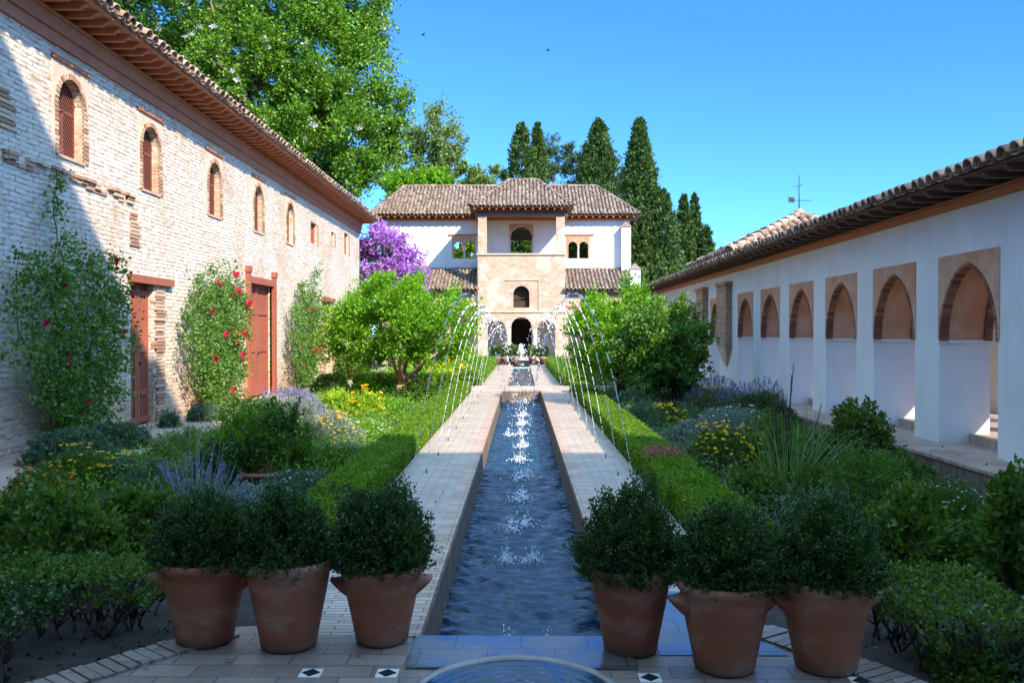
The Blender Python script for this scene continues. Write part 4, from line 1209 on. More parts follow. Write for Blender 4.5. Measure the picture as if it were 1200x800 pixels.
# ================================================================== CLIMBING ROSES
rose_me = np_mesh('rose', *join([flower_arrays(np.array([[0, 0, 0.]]), np.array([[1., 0, .2]]), s, 6, np.random.default_rng(i)) for i, s in enumerate((.055, .045, .03))])); rose_me.materials.append(M['petal_red'])
def climber(label, y0, y1, ztop, seed, nst, roses, leaf=.055, tail=None, mat='leaf_rose', dens=1.0):
    r = np.random.default_rng(seed); yc = (y0+y1)/2
    t = thing('climbing_rose', label, 'climbing rose', (LX+.12, yc, 0), 'climbing roses on the brick building')
    stems = MB(); P, D = [], []; ends = []
    for i in range(nst):
        ya = yc + (r.uniform(-.45, .45))*(y1-y0)*.5; yb = y0 + (y1-y0)*(i+.5)/nst + r.normal()*.1
        zt = ztop*(1-.16*r.uniform()-.25*abs((yb-yc)/(y1-y0))**2*2)
        pts = []
        for f in np.linspace(0, 1, 9):
            yy = ya+(yb-ya)*min(1, f*1.6)**.8 + .10*math.sin(f*7+i)
            pts.append(np.array([.03+.10*math.sin(f*3.1)+.03*r.normal(), yy-yc, f*zt]))
        stems.tube(pts, [.016*(1-.8*f) for f in np.linspace(0, 1, 9)], 5)
        for f in np.linspace(.05, 1, int(36*dens)):
            q = f*8; j = min(7, int(q)); p = pts[j]*(1-(q-j))+pts[j+1]*(q-j)
            w_ = .13+.20*math.sin(min(1, f*1.1)*math.pi)
            for _ in range(2):
                if r.uniform() < .12+.25*(f < .2): continue
                c = p + np.array([abs(r.normal())*.10, r.normal()*w_, r.normal()*.1])
                P.append(c); D.append(np.array([.6, r.normal()*.5, r.normal()*.5-.1]))
                ends.append(c)
    if tail:
        pts = [np.array([.02, (tail[0]-yc)+.06*math.sin(f*9), tail[1]+(tail[2]-tail[1])*f]) for f in np.linspace(0, 1, 8)]
        stems.tube(pts, .008, 5)
        for f in r.uniform(0, 1, 13):
            q = f*7; j = min(6, int(q)); P.append(pts[j]*(1-(q-j))+pts[j+1]*(q-j)); D.append(np.array([.5, r.normal()*.8, r.normal()*.5]))
    P = np.array(P); D = unit(np.array(D)); P[:, 0] = np.maximum(P[:, 0], 0.0)
    me = np_mesh('foliage', *twigs(P, D, .20, int(15*dens), leaf, .42, 1.1, .35, r)); me.materials.append(M[mat])
    V = np.empty(len(me.vertices)*3, dtype=np.float32); me.vertices.foreach_get('co', V); V = V.reshape(-1, 3); V[:, 0] = np.maximum(V[:, 0], -.10); V[:, 2] = np.maximum(V[:, 2], .0); me.vertices.foreach_set('co', V.ravel())
    o = bpy.data.objects.new('foliage', me); COL.objects.link(o); o.parent = t
    me = stems.mesh('stem', False); me.materials.append(M['dark_stem']); o = bpy.data.objects.new('stem', me); COL.objects.link(o); o.parent = t
    for i in range(roses):
        c = ends[r.integers(len(ends))]
        if c[2] < .4: c = ends[r.integers(len(ends))]
        o = bpy.data.objects.new('rose', rose_me); COL.objects.link(o); o.parent = t
        o.location = (c[0]+.20, c[1], c[2]); s = r.uniform(1.1, 2.0)*(1.0 if yc < 16 else 1.25); o.scale = (s, s, s); o.rotation_euler = (0, r.normal()*.4, -.7+r.normal()*.5)
climber('dark shaded climbing rose on the wall left of the narrow red door', 11.2, 14.3, 3.15, 1, 9, 10, .06, (12.5, 2.9, 4.15), 'leaf_rose', 1.15)
climber('sunlit climbing rose with red blooms between the two red doors', 17.1, 20.5, 3.2, 2, 9, 16, .06, None, 'leaf_rose', 1.25)
climber('narrow climbing rose between the double door and the pale doorway', 25.0, 28.2, 3.3, 3, 8, 10, .065, (28.3, 2.9, 4.0), 'leaf_rose', 1.1)
climber('farthest climbing rose on the wall, half hidden by the orange tree', 32.2, 36.2, 3.5, 4, 8, 7, .075, None, 'leaf_bright', 1.0)

# ================================================================== HEDGES
def hedge(label, x0, x1, y0, y1, h, leaf, seed, mat='leaf_hedge', cov=2.2, core=True, stems=0, zb=.02, group='clipped hedges along the beds', path=None):
    r = np.random.default_rng(seed); cx, cy = (x0+x1)/2, (y0+y1)/2
    A = [(x1-x0)*(y1-y0), (h-zb)*(y1-y0), (h-zb)*(y1-y0), (h-zb)*(x1-x0), (h-zb)*(x1-x0)]; tot = sum(A)
    n = int(cov*tot/(leaf*leaf*.36)/9)
    f = r.choice(5, n, p=np.array(A)/tot); u = r.uniform(0, 1, n); v = r.uniform(0, 1, n)
    X = np.where(f == 0, x0+u*(x1-x0), np.where(f == 1, x0, np.where(f == 2, x1, x0+u*(x1-x0))))
    Y = np.where(f <= 2, y0+v*(y1-y0), np.where(f == 3, y0, y1))
    Z = np.where(f == 0, h, zb+np.where(f <= 2, u, v)*(h-zb))
    N = np.zeros((n, 3)); N[f == 0, 2] = 1; N[f == 1, 0] = -1; N[f == 2, 0] = 1; N[f == 3, 1] = -1; N[f == 4, 1] = 1
    b = .008*np.sin(X*9+Y*3.1)+.010*np.sin(Y*5.3+Z*4)+.006*np.sin(Y*13+X*5)
    P = np.stack([X-cx, Y-cy, Z], 1) + N*(b-.035)[:, None] + r.normal(size=(n, 3))*.008
    D = unit(N + np.array([0, 0, .25]) + r.normal(size=(n, 3))*.45)
    parts = [twigs(P, D, leaf*1.5, 9, leaf, .38, 1.1, .3, r)]
    if core:
        i_ = .05; a, bb, c, d, e, g = x0+i_-cx, x1-i_-cx, y0+i_-cy, y1-i_-cy, zb, h-.055
        V = np.array([(a, c, e), (bb, c, e), (bb, d, e), (a, d, e), (a, c, g), (bb, c, g), (bb, d, g), (a, d, g)], dtype=float)
        Fq = np.array([(0, 2, 1), (0, 3, 2), (4, 5, 6), (4, 6, 7), (0, 1, 5), (0, 5, 4), (1, 2, 6), (1, 6, 5), (2, 3, 7), (2, 7, 6), (3, 0, 4), (3, 4, 7)])
        parts.append((V, Fq))
    t = thing('hedge', label, 'hedge', (cx, cy, -.04), group)
    me = np_mesh('foliage', *join(parts)); me.materials.append(M[mat]); o = bpy.data.objects.new('foliage', me); COL.objects.link(o); o.parent = t
    if stems:
        mb = MB()
        for _ in range(stems):
            x = r.uniform(x0+.05, x1-.05)-cx; y = r.uniform(y0+.05, y1-.05)-cy
            k = np.array([x, y, -.02]); m_ = k + np.array([r.normal()*.03, r.normal()*.03, zb*.45])
            mb.tube([k, (k+m_)/2+r.normal(size=3)*.006, m_], [.010, .009, .007], 6)
            for _ in range(5):
                e = m_ + np.array([r.normal()*.075, r.normal()*.075, zb*.75+r.uniform(0, .05)]); q = (m_+e)/2 + r.normal(size=3)*.018
                mb.tube([m_, q, e], [.006, .0045, .002], 5)
                for _ in range(2): mb.tube([q, (q+e)/2+r.normal(size=3)*.03+np.array([0, 0, .02])], [.003, .0012], 4, False)
        me = mb.mesh('stem', False); me.materials.append(M['dark_stem']); o = bpy.data.objects.new('stem', me); COL.objects.link(o); o.parent = t
    return t
hedge('long low clipped hedge along the left walk beside the pool', -1.92, -1.50, 6.3, 25.1, .31, .023, 1)
hr = hedge('long low clipped hedge along the right walk with a dead brown patch', 1.44, 1.90, 6.0, 25.1, .31, .023, 2)
r = np.random.default_rng(9); n = 700
a = r.uniform(0, 6.28, n); q = np.sqrt(r.uniform(0, 1, n)); P = np.stack([.0+.21*q*np.cos(a), 10.15-15.55+.42*q*np.sin(a), np.full(n, .30)], 1)
me = np_mesh('dead_patch', *twigs(P, unit(np.array([0, 0, 1.0])+r.normal(size=(n, 3))*.5), .045, 9, .028, .25, 1.0, .3, r)); me.materials.append(M['leaf_brown'])
o = bpy.data.objects.new('dead_patch', me); COL.objects.link(o); o.parent = hr; o['label'] = 'dead reddish brown patch'
hedge('clipped hedge beyond the crossing on the left of the far pool', -1.95, -1.42, 27.8, 45, .42, .07, 3)
hedge('clipped hedge beyond the crossing on the right of the far pool', 1.40, 1.95, 27.8, 45, .42, .07, 4)
hedge('cross hedge at the end of the left bed by the crossing path', -4.8, -2.05, 24.5, 25.1, .5, .06, 5)
for i, (x0, x1, y0, y1) in enumerate(((-3.1, -2.15, 4.75, 5.3),)):
    hedge('dark low hedge on bare stems in the bottom left corner', x0, x1, y0, y1, .36, .026, 6+i, 'leaf_mid', 1.3, False, 26, .20)
hedge('dark low hedge on bare stems nearest the left edge of the terrace', -3.4, -2.55, 3.95, 4.7, .34, .026, 16, 'leaf_dark', 1.3, False, 22, .20)
hedge('dark low hedge on bare stems beside the rightmost terracotta pot', 1.95, 2.6, 4.15, 5.1, .36, .026, 8, 'leaf_mid', 1.3, False, 22, .22)

# ================================================================== BED PLANTS
def nl(area, leaf, cov): return max(60, int(cov*area/(leaf*leaf*.36)))
def leafy_parts(w_, h, leaf, mat, seed, cov=2.4, per=14, wid=.36, up=.5, open_=.9, L=None, inner=.45, amp=.2):
    area = math.pi*w_*h*.9 + math.pi*w_*w_/4
    n = max(12, nl(area, leaf, cov)//per)
    L = L or max(.07, leaf*2.2)
    return ('foliage', bush_mesh('foliage', w_/2, w_/2, h, n, per, leaf, seed, min(L, h*.45), wid, up, open_, -.05, inner, amp), M[mat])
def stem_part(w_, h, n, seed, mat='green_stem', rad=.005):
    r = np.random.default_rng(seed); mb = MB()
    for i in range(n):
        a = r.uniform(0, 6.28); q = r.uniform(.2, .9)
        e = (q*w_*.4*math.cos(a), q*w_*.4*math.sin(a), h*r.uniform(.5, .85))
        mb.tube([(e[0]*.25, e[1]*.25, -.02), (e[0]*.6, e[1]*.6, e[2]*.5), e], [rad*1.6, rad*1.2, rad*.6], 5)
    me = mb.mesh('stem', False)
    return ('stem', me, M[mat])
def tops(w_, h, n, seed, amp=.2, zmin=.15):
    Cn, d, r = dome(n, w_/2, w_/2, h, seed, zmin, .95, amp)
    return Cn, d, r
SEED = [100]
def plant(kind, px, py, w_, h, label, mat=None, leaf=None, fl=None, name=None, cat=None, group=None, cov=2.4, nfl=40):
    SEED[0] += 1; sd = SEED[0]
    x, y, _ = gp(px, py, -.04); d = y
    lf = max(leaf or .035, .0023*d)
    loc = (x, y, -.045)
    if kind == 'leafy':
        parts = [leafy_parts(w_, h, lf, mat or 'leaf_mid', sd, cov), stem_part(w_, h, 7, sd)]
        return put(name or 'shrub', label, cat or 'shrub', parts, loc, group)
    if kind == 'feathery':
        parts = [leafy_parts(w_, h, lf*1.3, mat or 'leaf_mid', sd, cov, 18, .13, .7, 1.3, .16, .35, .25), stem_part(w_, h, 9, sd)]
        return put(name or 'feathery_plant', label, cat or 'plant', parts, loc, group)
    if kind == 'flowers':
        f = leafy_parts(w_, h*.88, lf, mat or 'leaf_mid', sd, cov, 14, .3)
        Cn, dd, r = tops(w_*1.0, h*1.08, nfl, sd)
        fm = np_mesh('flower_heads', *flower_arrays(Cn, unit(dd*.4+np.array([0, -.15, .9])), max(.028, .0028*d), 6, r))
        st = stems_mesh('stem', [((c[0]*.4, c[1]*.4, 0.0), tuple(c-np.array([0, 0, .005]))) for c in Cn], .0035)
        return put(name or 'flower_bush', label, cat or 'flowers', [f, ('stem', st, M['green_stem']), ('flower_heads', fm, M[fl])], loc, group)
    if kind == 'lavender':
        f = leafy_parts(w_*.9, h*.62, lf*1.2, mat or 'leaf_grey', sd, cov, 14, .12, 1.0, .6)
        Cn, dd, r = tops(w_, h, nfl, sd, .15, .25)
        D = unit(dd*.6 + np.array([0, 0, .8]))
        k = 10
        PP = (Cn[:, None, :] - D[:, None, :]*(r.uniform(0, .14, (len(Cn), k)))[..., None]).reshape(-1, 3)
        DD = unit(np.repeat(D, k, 0) + r.normal(size=(len(PP), 3))*.6)
        fm = np_mesh('flower_heads', *leaf_arrays(PP, DD, max(.018, .0016*d), .4, .1, r))
        st = stems_mesh('stem', [(tuple(c*np.array([.55, .55, .45])), tuple(c)) for c in Cn], .0035)
        return put(name or 'lavender', label, cat or 'lavender', [f, ('stem', st, M['leaf_grey']), ('flower_heads', fm, M[fl or 'petal_lavender'])], loc, group)
    if kind == 'santolina':
        f = leafy_parts(w_, h*.9, lf, mat or 'leaf_grey', sd, cov*1.1, 16, .14, .9, .7, .13)
        Cn, dd, r = tops(w_*1.0, h, nfl, sd, .15, .2)
        fm = np_mesh('flower_heads', *flower_arrays(Cn, unit(dd+np.array([0, 0, .6])), max(.014, .0017*d), 6, r))
        st = stems_mesh('stem', [(tuple(c*np.array([.6, .6, .55])), tuple(c)) for c in Cn], .003)
        return put(name or 'santolina', label, cat or 'plant', [f, ('stem', st, M['leaf_grey']), ('flower_heads', fm, M[fl])], loc, group)
    if kind == 'blades':
        me = np_mesh('blades', *blades_arrays(nfl, w_*.28, w_*.28, h, sd, max(.016, .0013*d), .35, .3))
        return put(name or 'grass_clump', label, cat or 'grass', [('blades', me, M[mat or 'leaf_reed'])], loc, group)

# --- left bed
plant('leafy', 78, 545, 1.15, .46, 'low grey green rosemary in front of the shaded climbing rose, left of two', 'leaf_bluegreen', .035, name='rosemary')
plant('leafy', 132, 527, 1.1, .42, 'low grey green rosemary in front of the shaded climbing rose, right of two', 'leaf_bluegreen', .035, name='rosemary')
plant('leafy', 196, 503, .38, .32, 'small round rosemary tuft right of the narrow red door', 'leaf_bluegreen', .035, name='rosemary')
plant('leafy', 237, 495, .75, .36, 'low rosemary under the sunlit climbing rose', 'leaf_bluegreen', .04, name='rosemary')
plant('flowers', 40, 603, .75, .46, 'orange and yellow flower clump at the left edge by the side path', 'leaf_mid', .03, 'petal_orange', nfl=60)
plant('flowers', 88, 572, .95, .42, 'leafy clump with yellow flowers beside the side path', 'leaf_mid', .03, 'petal_yellow', nfl=50)
plant('flowers', 140, 572, .55, .42, 'small clump with bright yellow flowers at the turn of the side path', 'leaf_bluegreen', .03, 'petal_yellow', nfl=45)
plant('leafy', 12, 655, .75, .52, 'dark leafy shrub cut by the left edge of the photo', 'leaf_mid', .04)
plant('leafy', 78, 690, .85, .62, 'large fern green peony bush at the left above the low dark hedge', 'leaf_mid', .05, cov=2.8)
plant('leafy', 150, 640, .7, .50, 'green leafy bush with fresh tips right of the peony bush', 'leaf_mid', .045)
plant('lavender', 225, 632, 1.0, .84, 'grey lavender with pale purple spikes behind the leftmost pot', 'leaf_grey', .035, nfl=150)
plant('leafy', 186, 648, .5, .55, 'bush with lime green shoot tips between the peony and the lavender', 'leaf_mid', .04, cov=1.8)
plant('feathery', 178, 580, .7, .38, 'grey feathery low plant by the side path behind the lavender', 'leaf_bluegreen', .04)
plant('blades', 232, 560, .6, .62, 'upright sword leaved iris behind the grey lavender', 'leaf_reed', nfl=60, name='iris', cat='iris')
plant('leafy', 265, 575, .9, .50, 'dark rounded shrub left of the tub grown tree', 'leaf_dark', .035)
plant('feathery', 220, 535, 1.0, .35, 'low brownish grass tuft at the edge of the side path', 'leaf_olive', .04)
plant('feathery', 292, 545, 1.15, 1.0, 'tall bright green feathery bush behind the tub grown tree', 'leaf_bright', .04, cov=3.0)
plant('leafy', 322, 572, .95, .98, 'dark green bush standing in a tub among the left bed plants', 'leaf_mid', .04, cov=1.7)
plant('lavender', 345, 505, 1.3, .82, 'blue grey lavender in front of the red double door', 'leaf_grey', .04, nfl=260)
plant('lavender', 318, 500, .9, .85, 'tall pale grass like lavender left of the blue grey one', 'leaf_olive', .04, 'petal_lavender', nfl=120)
plant('santolina', 386, 525, .95, .62, 'silver grey santolina with yellow button flowers in the sun', 'leaf_grey', .035, 'petal_yellow', nfl=170)
plant('leafy', 398, 482, .9, .5, 'yellow green leafy bush behind the silver santolina', 'leaf_yellowgreen', .05)
plant('leafy', 385, 460, 1.2, .6, 'green bush at the foot of the pale doorway', 'leaf_mid', .06)
plant('flowers', 425, 490, .95, .55, 'bright green bush with yellow flowers below the orange tree', 'leaf_yellowgreen', .045, 'petal_yellow', nfl=40)
plant('leafy', 428, 468, .8, .5, 'tall bright leafy bush left of the forked trunk', 'leaf_bright', .06)
plant('santolina', 430, 515, 1.1, .32, 'low pale flowering patch between santolina and hedge', 'leaf_bright', .03, 'petal_white', nfl=110)
plant('leafy', 455, 482, 1.2, .28, 'low green plants at the foot of the forked trunk', 'leaf_bright', .045)
plant('leafy', 492, 470, 1.2, .5, 'green bush right of the forked trunk behind the hedge', 'leaf_mid', .06)
plant('blades', 477, 458, .9, .6, 'grey spiky agave behind the forked trunk', 'leaf_grey', nfl=40, name='agave', cat='agave')
plant('lavender', 402, 535, .75, .25, 'low purple flower patch near the shaded end of the left hedge', 'leaf_bluegreen', .03, 'petal_lavender', nfl=90)
plant('leafy', 385, 555, 1.1, .30, 'low mid green cover beside the shaded left hedge', 'leaf_mid', .035)
plant('santolina', 352, 585, 1.0, .28, 'low white flowered patch behind the left pots', 'leaf_bluegreen', .03, 'petal_white', nfl=50)
plant('leafy', 300, 615, .8, .34, 'pale small leaved ground plant behind the second pot', 'leaf_grey', .028)
plant('leafy', 375, 620, .8, .36, 'dark spreading plant behind the third pot', 'leaf_mid', .035)
plant('leafy', 245, 610, .6, .42, 'dark bushy plant right of the grey lavender', 'leaf_dark', .035)
plant('flowers', 535, 447, 1.3, .75, 'yellow and orange lilies beside the far left hedge', 'leaf_bright', .07, 'petal_yellow', nfl=60)
plant('flowers', 512, 452, 1.1, .6, 'yellow flowered bush behind the cross hedge', 'leaf_yellowgreen', .07, 'petal_yellow', nfl=40)
plant('leafy', 545, 432, 1.8, .95, 'light green shrub far down the left bed', 'leaf_bright', .1)
plant('leafy', 520, 430, 2.0, 1.1, 'round green shrub far left near the portico', 'leaf_mid', .1)
plant('leafy', 495, 436, 2.2, 1.2, 'dark green shrub far left behind the orange tree', 'leaf_mid', .1)
plant('leafy', 410, 445, 1.6, .9, 'green shrub at the wall under the farthest climbing rose', 'leaf_mid', .08)
# --- right bed
plant('flowers', 778, 497, .95, .40, 'smaller yellow flower clump beside the right hedge', 'leaf_mid', .035, 'petal_yellow', nfl=80)
plant('flowers', 848, 548, .98, .60, 'larger yellow flower clump behind the right hedge', 'leaf_mid', .03, 'petal_yellow', nfl=120)
plant('santolina', 862, 530, 1.25, .68, 'silver santolina with pale buds behind the larger yellow clump', 'leaf_grey', .03, 'petal_white', nfl=110)
plant('lavender', 790, 478, 1.4, .62, 'purple lavender bush at the foot of the shaded tree', 'leaf_olive', .04, nfl=160)
plant('lavender', 835, 482, 1.5, .80, 'dense purple lavender before the arcade, middle of three', 'leaf_olive', .04, nfl=220)
plant('lavender', 885, 488, 1.6, .85, 'dark lavender with long bare spikes nearest the arcade arches', 'leaf_mid', .035, nfl=160)
plant('leafy', 890, 505, 1.3, .62, 'dark rounded shrub in front of the lavender row', 'leaf_dark', .035)
plant('leafy', 745, 482, 1.2, .42, 'low grey green plants under the bright tree on the right', 'leaf_bluegreen', .045)
plant('feathery', 750, 500, .9, .45, 'wispy grey tufts beside the right hedge', 'leaf_bluegreen', .04)
plant('leafy', 810, 515, 1.0, .28, 'pale low ground plant between the two yellow clumps', 'leaf_grey', .03)
plant('feathery', 905, 545, 1.1, .65, 'soft green feathery bush behind the reeds', 'leaf_mid', .04)
plant('leafy', 1003, 543, .92, .84, 'round leaved glossy bush against the arcade platform', 'leaf_mid', .06, cov=2.2)
plant('feathery', 1015, 600, .95, .60, 'bright feathery green plant below the glossy bush', 'leaf_rose', .04, cov=2.2)
plant('leafy', 945, 560, .8, .55, 'dense dark green bush at the foot of the reeds', 'leaf_mid', .035)
plant('leafy', 885, 590, .8, .35, 'low green plants behind the middle right pot', 'leaf_mid', .035)
plant('feathery', 965, 585, .7, .42, 'small feathery plant left of the bright one', 'leaf_mid', .035)
plant('leafy', 1060, 668, .8, .56, 'dark leafy peony bush behind the rightmost pot', 'leaf_mid', .05)
plant('santolina', 1110, 625, 1.0, .45, 'green shrub dotted with small white flowers by the platform', 'leaf_mid', .03, 'petal_white', nfl=130)
plant('leafy', 1075, 615, .8, .38, 'mid green low shrub left of the white dotted one', 'leaf_mid', .035)
plant('leafy', 1195, 690, .6, .80, 'tall broad leaved shrub cut by the right edge of the photo', 'leaf_mid', .06)
plant('leafy', 1150, 660, .7, .36, 'low dark green patch left of the broad leaved shrub', 'leaf_mid', .04)
plant('leafy', 1190, 788, .5, .20, 'small rosette plant in the bottom right corner', 'leaf_bluegreen', .035)
plant('leafy', 1130, 790, .45, .16, 'low weedy plant on bare soil at the bottom right', 'leaf_mid', .03)
plant('leafy', 1040, 570, .9, .4, 'dark green plant along the platform wall beyond the feathery one', 'leaf_mid', .035)
plant('leafy', 690, 440, 1.8, .7, 'dark green shrub beyond the crossing on the right', 'leaf_mid', .08)
plant('leafy', 715, 445, 2.2, 1.0, 'shaded shrub behind the trunks of the right trees', 'leaf_dark', .08)
plant('leafy', 765, 452, 2.0, .9, 'dark shrub against the arcade beyond the right trees', 'leaf_dark', .08)
# reeds with dark spikes
x, y, _ = gp(925, 578, -.04)
me = np_mesh('blades', *blades_arrays(120, .28, .22, 1.0, 77, .016, .30, .35, 6))
rd = thing('reed_clump', 'tall reeds with long arching blades and dark spikes in the right bed', 'reeds', (0, 0, 0))
me.materials.append(M['leaf_reed']); o = bpy.data.objects.new('blades', me); COL.objects.link(o); o.parent = rd
for i, (dx, dy, h, ln) in enumerate(((-.10, 0, 1.18, -.08), (-.02, .05, 1.30, .05), (-.05, .1, 1.42, .12), (-.16, .05, 1.1, -.02), (.12, 0, 1.0, .22), (.02, -.05, 1.15, -.12))):
    mb = MB(); p1 = (dx+ln*.75, dy, h*.76); p2 = (dx+ln, dy, h)
    mb.tube([(dx*.5, dy*.5, 0), (dx+ln*.4, dy, h*.45), p1, p2], [.007, .006, .008, .004], 6)
    me = mb.mesh('spike', False); me.materials.append(M['dark_stem']); o = bpy.data.objects.new('spike', me); COL.objects.link(o); o.parent = rd
rd.location = (x, y, -.05)
# terracotta tub of the dark bush in the left bed
x, y, _ = gp(305, 578, -.04)
mb = MB(); mb.lathe([(0, 0), (.16, 0), (.22, .20), (.24, .20), (.24, .25), (.215, .25), (.20, .2), (0, .19)], (0, 0, 0), 24)
tub = tag(mb.build('plant_tub', M['pot_clay']), 'terracotta tub half hidden among the plants of the left bed', 'plant tub'); tub.location = (x, y, -.05)

# leafy undergrowth no one could count
def cover(name, x0, x1, y0, y1, n, mat, seed, leaf, hmax=.16, avoid=None):
    r = np.random.default_rng(seed)
    x = r.uniform(x0, x1, n); y = y0 + (y1-y0)*r.uniform(0, 1, n)**1.3
    dens = np.sin(x*2.3+seed)*np.sin(y*1.1+seed*.7)+.35*r.normal(size=n)
    k = dens > -.15
    if avoid is not None: k &= ~avoid(x, y)
    x, y = x[k], y[k]
    P = np.stack([x, y, np.full(len(x), -.05)], 1)
    D = unit(r.normal(size=(len(x), 3))*.6+np.array([0, 0, 1.0]))
    lf = np.repeat(np.maximum(leaf, .0024*y), 14)
    V, F = twigs(P, D, hmax, 14, lf, .36, 1.2, .45, r)
    V[:, 2] = np.maximum(V[:, 2], -.06)
    tag(link(name, np_mesh(name, V, F), M[mat]), 'small leafy undergrowth covering the soil between the bed plants', 'ground cover', kind='stuff')
bareL = lambda x, y: (y < 6.9) & (x > -2.75) | (y < 5.0)
bareR = lambda x, y: (y < 7.2) & (x > 2.1) & (x < 3.4) | (y < 5.4)
cover('undergrowth', -5.3, -2.1, 4.5, 26, 5200, 'leaf_mid', 1, .032, .17, bareL)
cover('undergrowth', -5.3, -2.1, 9, 25, 3200, 'leaf_bright', 2, .035, .22)
cover('undergrowth', 2.05, 4.7, 4.8, 26, 5200, 'leaf_mid', 3, .032, .18, bareR)
cover('undergrowth', 2.05, 4.7, 8, 25, 2200, 'leaf_bluegreen', 4, .035, .2)
cover('undergrowth', -5.3, -2.0, 27.6, 46, 2200, 'leaf_bright', 5, .06, .35)
cover('undergrowth', 2.0, 4.7, 27.6, 46, 2200, 'leaf_mid', 6, .06, .35)

# ================================================================== POTS
def pot_mesh(s=1.0, seg=36):
    mb = MB()
    mb.lathe([(0, .0), (.148, 0), (.155, .012), (.163, .06), (.185, .17), (.208, .28), (.222, .36), (.230, .405), (.243, .418), (.252, .440), (.250, .462), (.238, .470), (.222, .462), (.214, .43), (.20, .40), (0, .395)], (0, 0, 0), seg)
    return mb.mesh('pot')
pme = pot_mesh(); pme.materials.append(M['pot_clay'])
def handle_mesh():
    mb = MB()
    rings = []
    for x, zc, wy, hz in ((.19, .335, .075, .075), (.235, .345, .066, .050), (.275, .362, .050, .026), (.300, .378, .034, .012)):
        rings.append([(x, wy*math.cos(t), zc + hz*math.sin(t)) for t in np.linspace(0, 2*math.pi, 13)[:-1]])
    vs = [p for r_ in rings for p in r_]; fs = []
    for k in range(3):
        for q in range(12): fs.append((k*12+q, k*12+(q+1) % 12, (k+1)*12+(q+1) % 12, (k+1)*12+q))
    fs.append(tuple(range(36, 48)))
    mb.add(vs, fs, True)
    return mb.mesh('handle')
hme = handle_mesh(); hme.materials.append(M['pot_clay'])
som = MB(); som.lathe([(0, .435), (.10, .432), (.213, .425)], (0, 0, 0), 24); sme = som.mesh('soil'); sme.materials.append(M['soil'])
POTS = [(238, 765, .985, 'leftmost terracotta pot of clipped evergreen at the terrace edge', .56, .38, 0, 3.4, True),
        (337, 770, .97, 'smoother pot without handles showing, second from the left by the walk', .52, .47, 1, 1.2, False),
        (447, 763, .93, 'terracotta pot with two lug handles standing left of the pool', .60, .46, 2, .1, True),
        (739, 774, .92, 'terracotta pot standing right of the pool with a peaked bush', .58, .50, 3, 1.5, False),
        (849, 796, .98, 'middle of the three pots on the right with a lug handle at its left', .55, .44, 4, .05, True),
        (967, 795, .98, 'rightmost terracotta pot with the widest bush and pale lime stain', .62, .48, 5, .3, True)]
for px, py, s, lab, bw, bh, sd, rz, hd in POTS:
    x, y, _ = gp(px, py); y += .15
    x = (px-611)*y/1000
    t = thing('potted_shrub', lab, 'potted plant', (x, y, .006), 'potted evergreens along the terrace')
    p = bpy.data.objects.new('pot', pme); COL.objects.link(p); p.parent = t; p.scale = (s, s, s*(1, 1.04, .97, 1.05, .98, 1)[sd]); p.rotation_euler = (0, 0, rz)
    if hd:
        for a in (0, math.pi):
            o = bpy.data.objects.new('handle', hme); COL.objects.link(o); o.parent = p; o.rotation_euler = (0, 0, a-rz+.12)
    o = bpy.data.objects.new('soil', sme); COL.objects.link(o); o.parent = p
    r = np.random.default_rng(500+sd)
    Cn, d, r = dome(1150, bw/2-.055, bw/2-.055, bh-.12, 510+sd, -.30, .4, .22 if sd != 3 else .28)
    Cn[:, 2] = np.maximum(Cn[:, 2], -.03)
    D = unit(d*.8 + np.array([0, 0, .85]) + r.normal(size=d.shape)*.28)
    k = np.linalg.norm(Cn[:, :2], axis=1) < np.where(Cn[:, 2] < .02, .23, 9)
    me = np_mesh('foliage', *twigs(Cn[k], D[k], .10, 28, .018, .30, .8, .09, r)); me.materials.append(M['leaf_dark'])
    o = bpy.data.objects.new('foliage', me); COL.objects.link(o); o.parent = t; o.location = (0, 0, .455*s)
    mb = MB()
    for _ in range(9):
        a = r.uniform(0, 6.28); q = r.uniform(.04, .14)
        mb.tube([(q*.4*math.cos(a), q*.4*math.sin(a), .40*s), (q*1.3*math.cos(a), q*1.3*math.sin(a), .40*s+bh*.7)], [.010, .004], 5)
    me = mb.mesh('stem', False); me.materials.append(M['dark_stem']); o = bpy.data.objects.new('stem', me); COL.objects.link(o); o.parent = t
# five small clipped balls in pots before the portico
fp = MB(); fp.lathe([(0, 0), (.16, 0), (.22, .32), (.25, .34), (.25, .40), (.2, .40), (0, .36)], (0, 0, 0), 16); fpm = fp.mesh('pot'); fpm.materials.append(M['far_terracotta'])
fb_ = bush_mesh('foliage', .33, .33, .5, 160, 14, .10, 900, .12, .36, .2, .9, -.6); fb_.materials.append(M['leaf_mid'])
first = None
for X, lab in ((-1.36, 'clipped ball in a far pot, leftmost of five before the portico'), (-.92, 'clipped ball in a far pot, second from the left before the portico'), (-.50, 'clipped ball in a far pot just left of the central arch'),
               (.62, 'clipped ball in a far pot just right of the central arch'), (1.22, 'clipped ball in a far pot, rightmost of five before the portico')):
    t = put('potted_shrub', lab, 'potted plant', [('pot', fpm, None), ('foliage', fb_, None)], (X, 47.6, -.04), 'small potted balls before the portico', X*3)
    for c in t.children:
        if c.name.startswith('foliage'): c.location = (0, 0, .58)

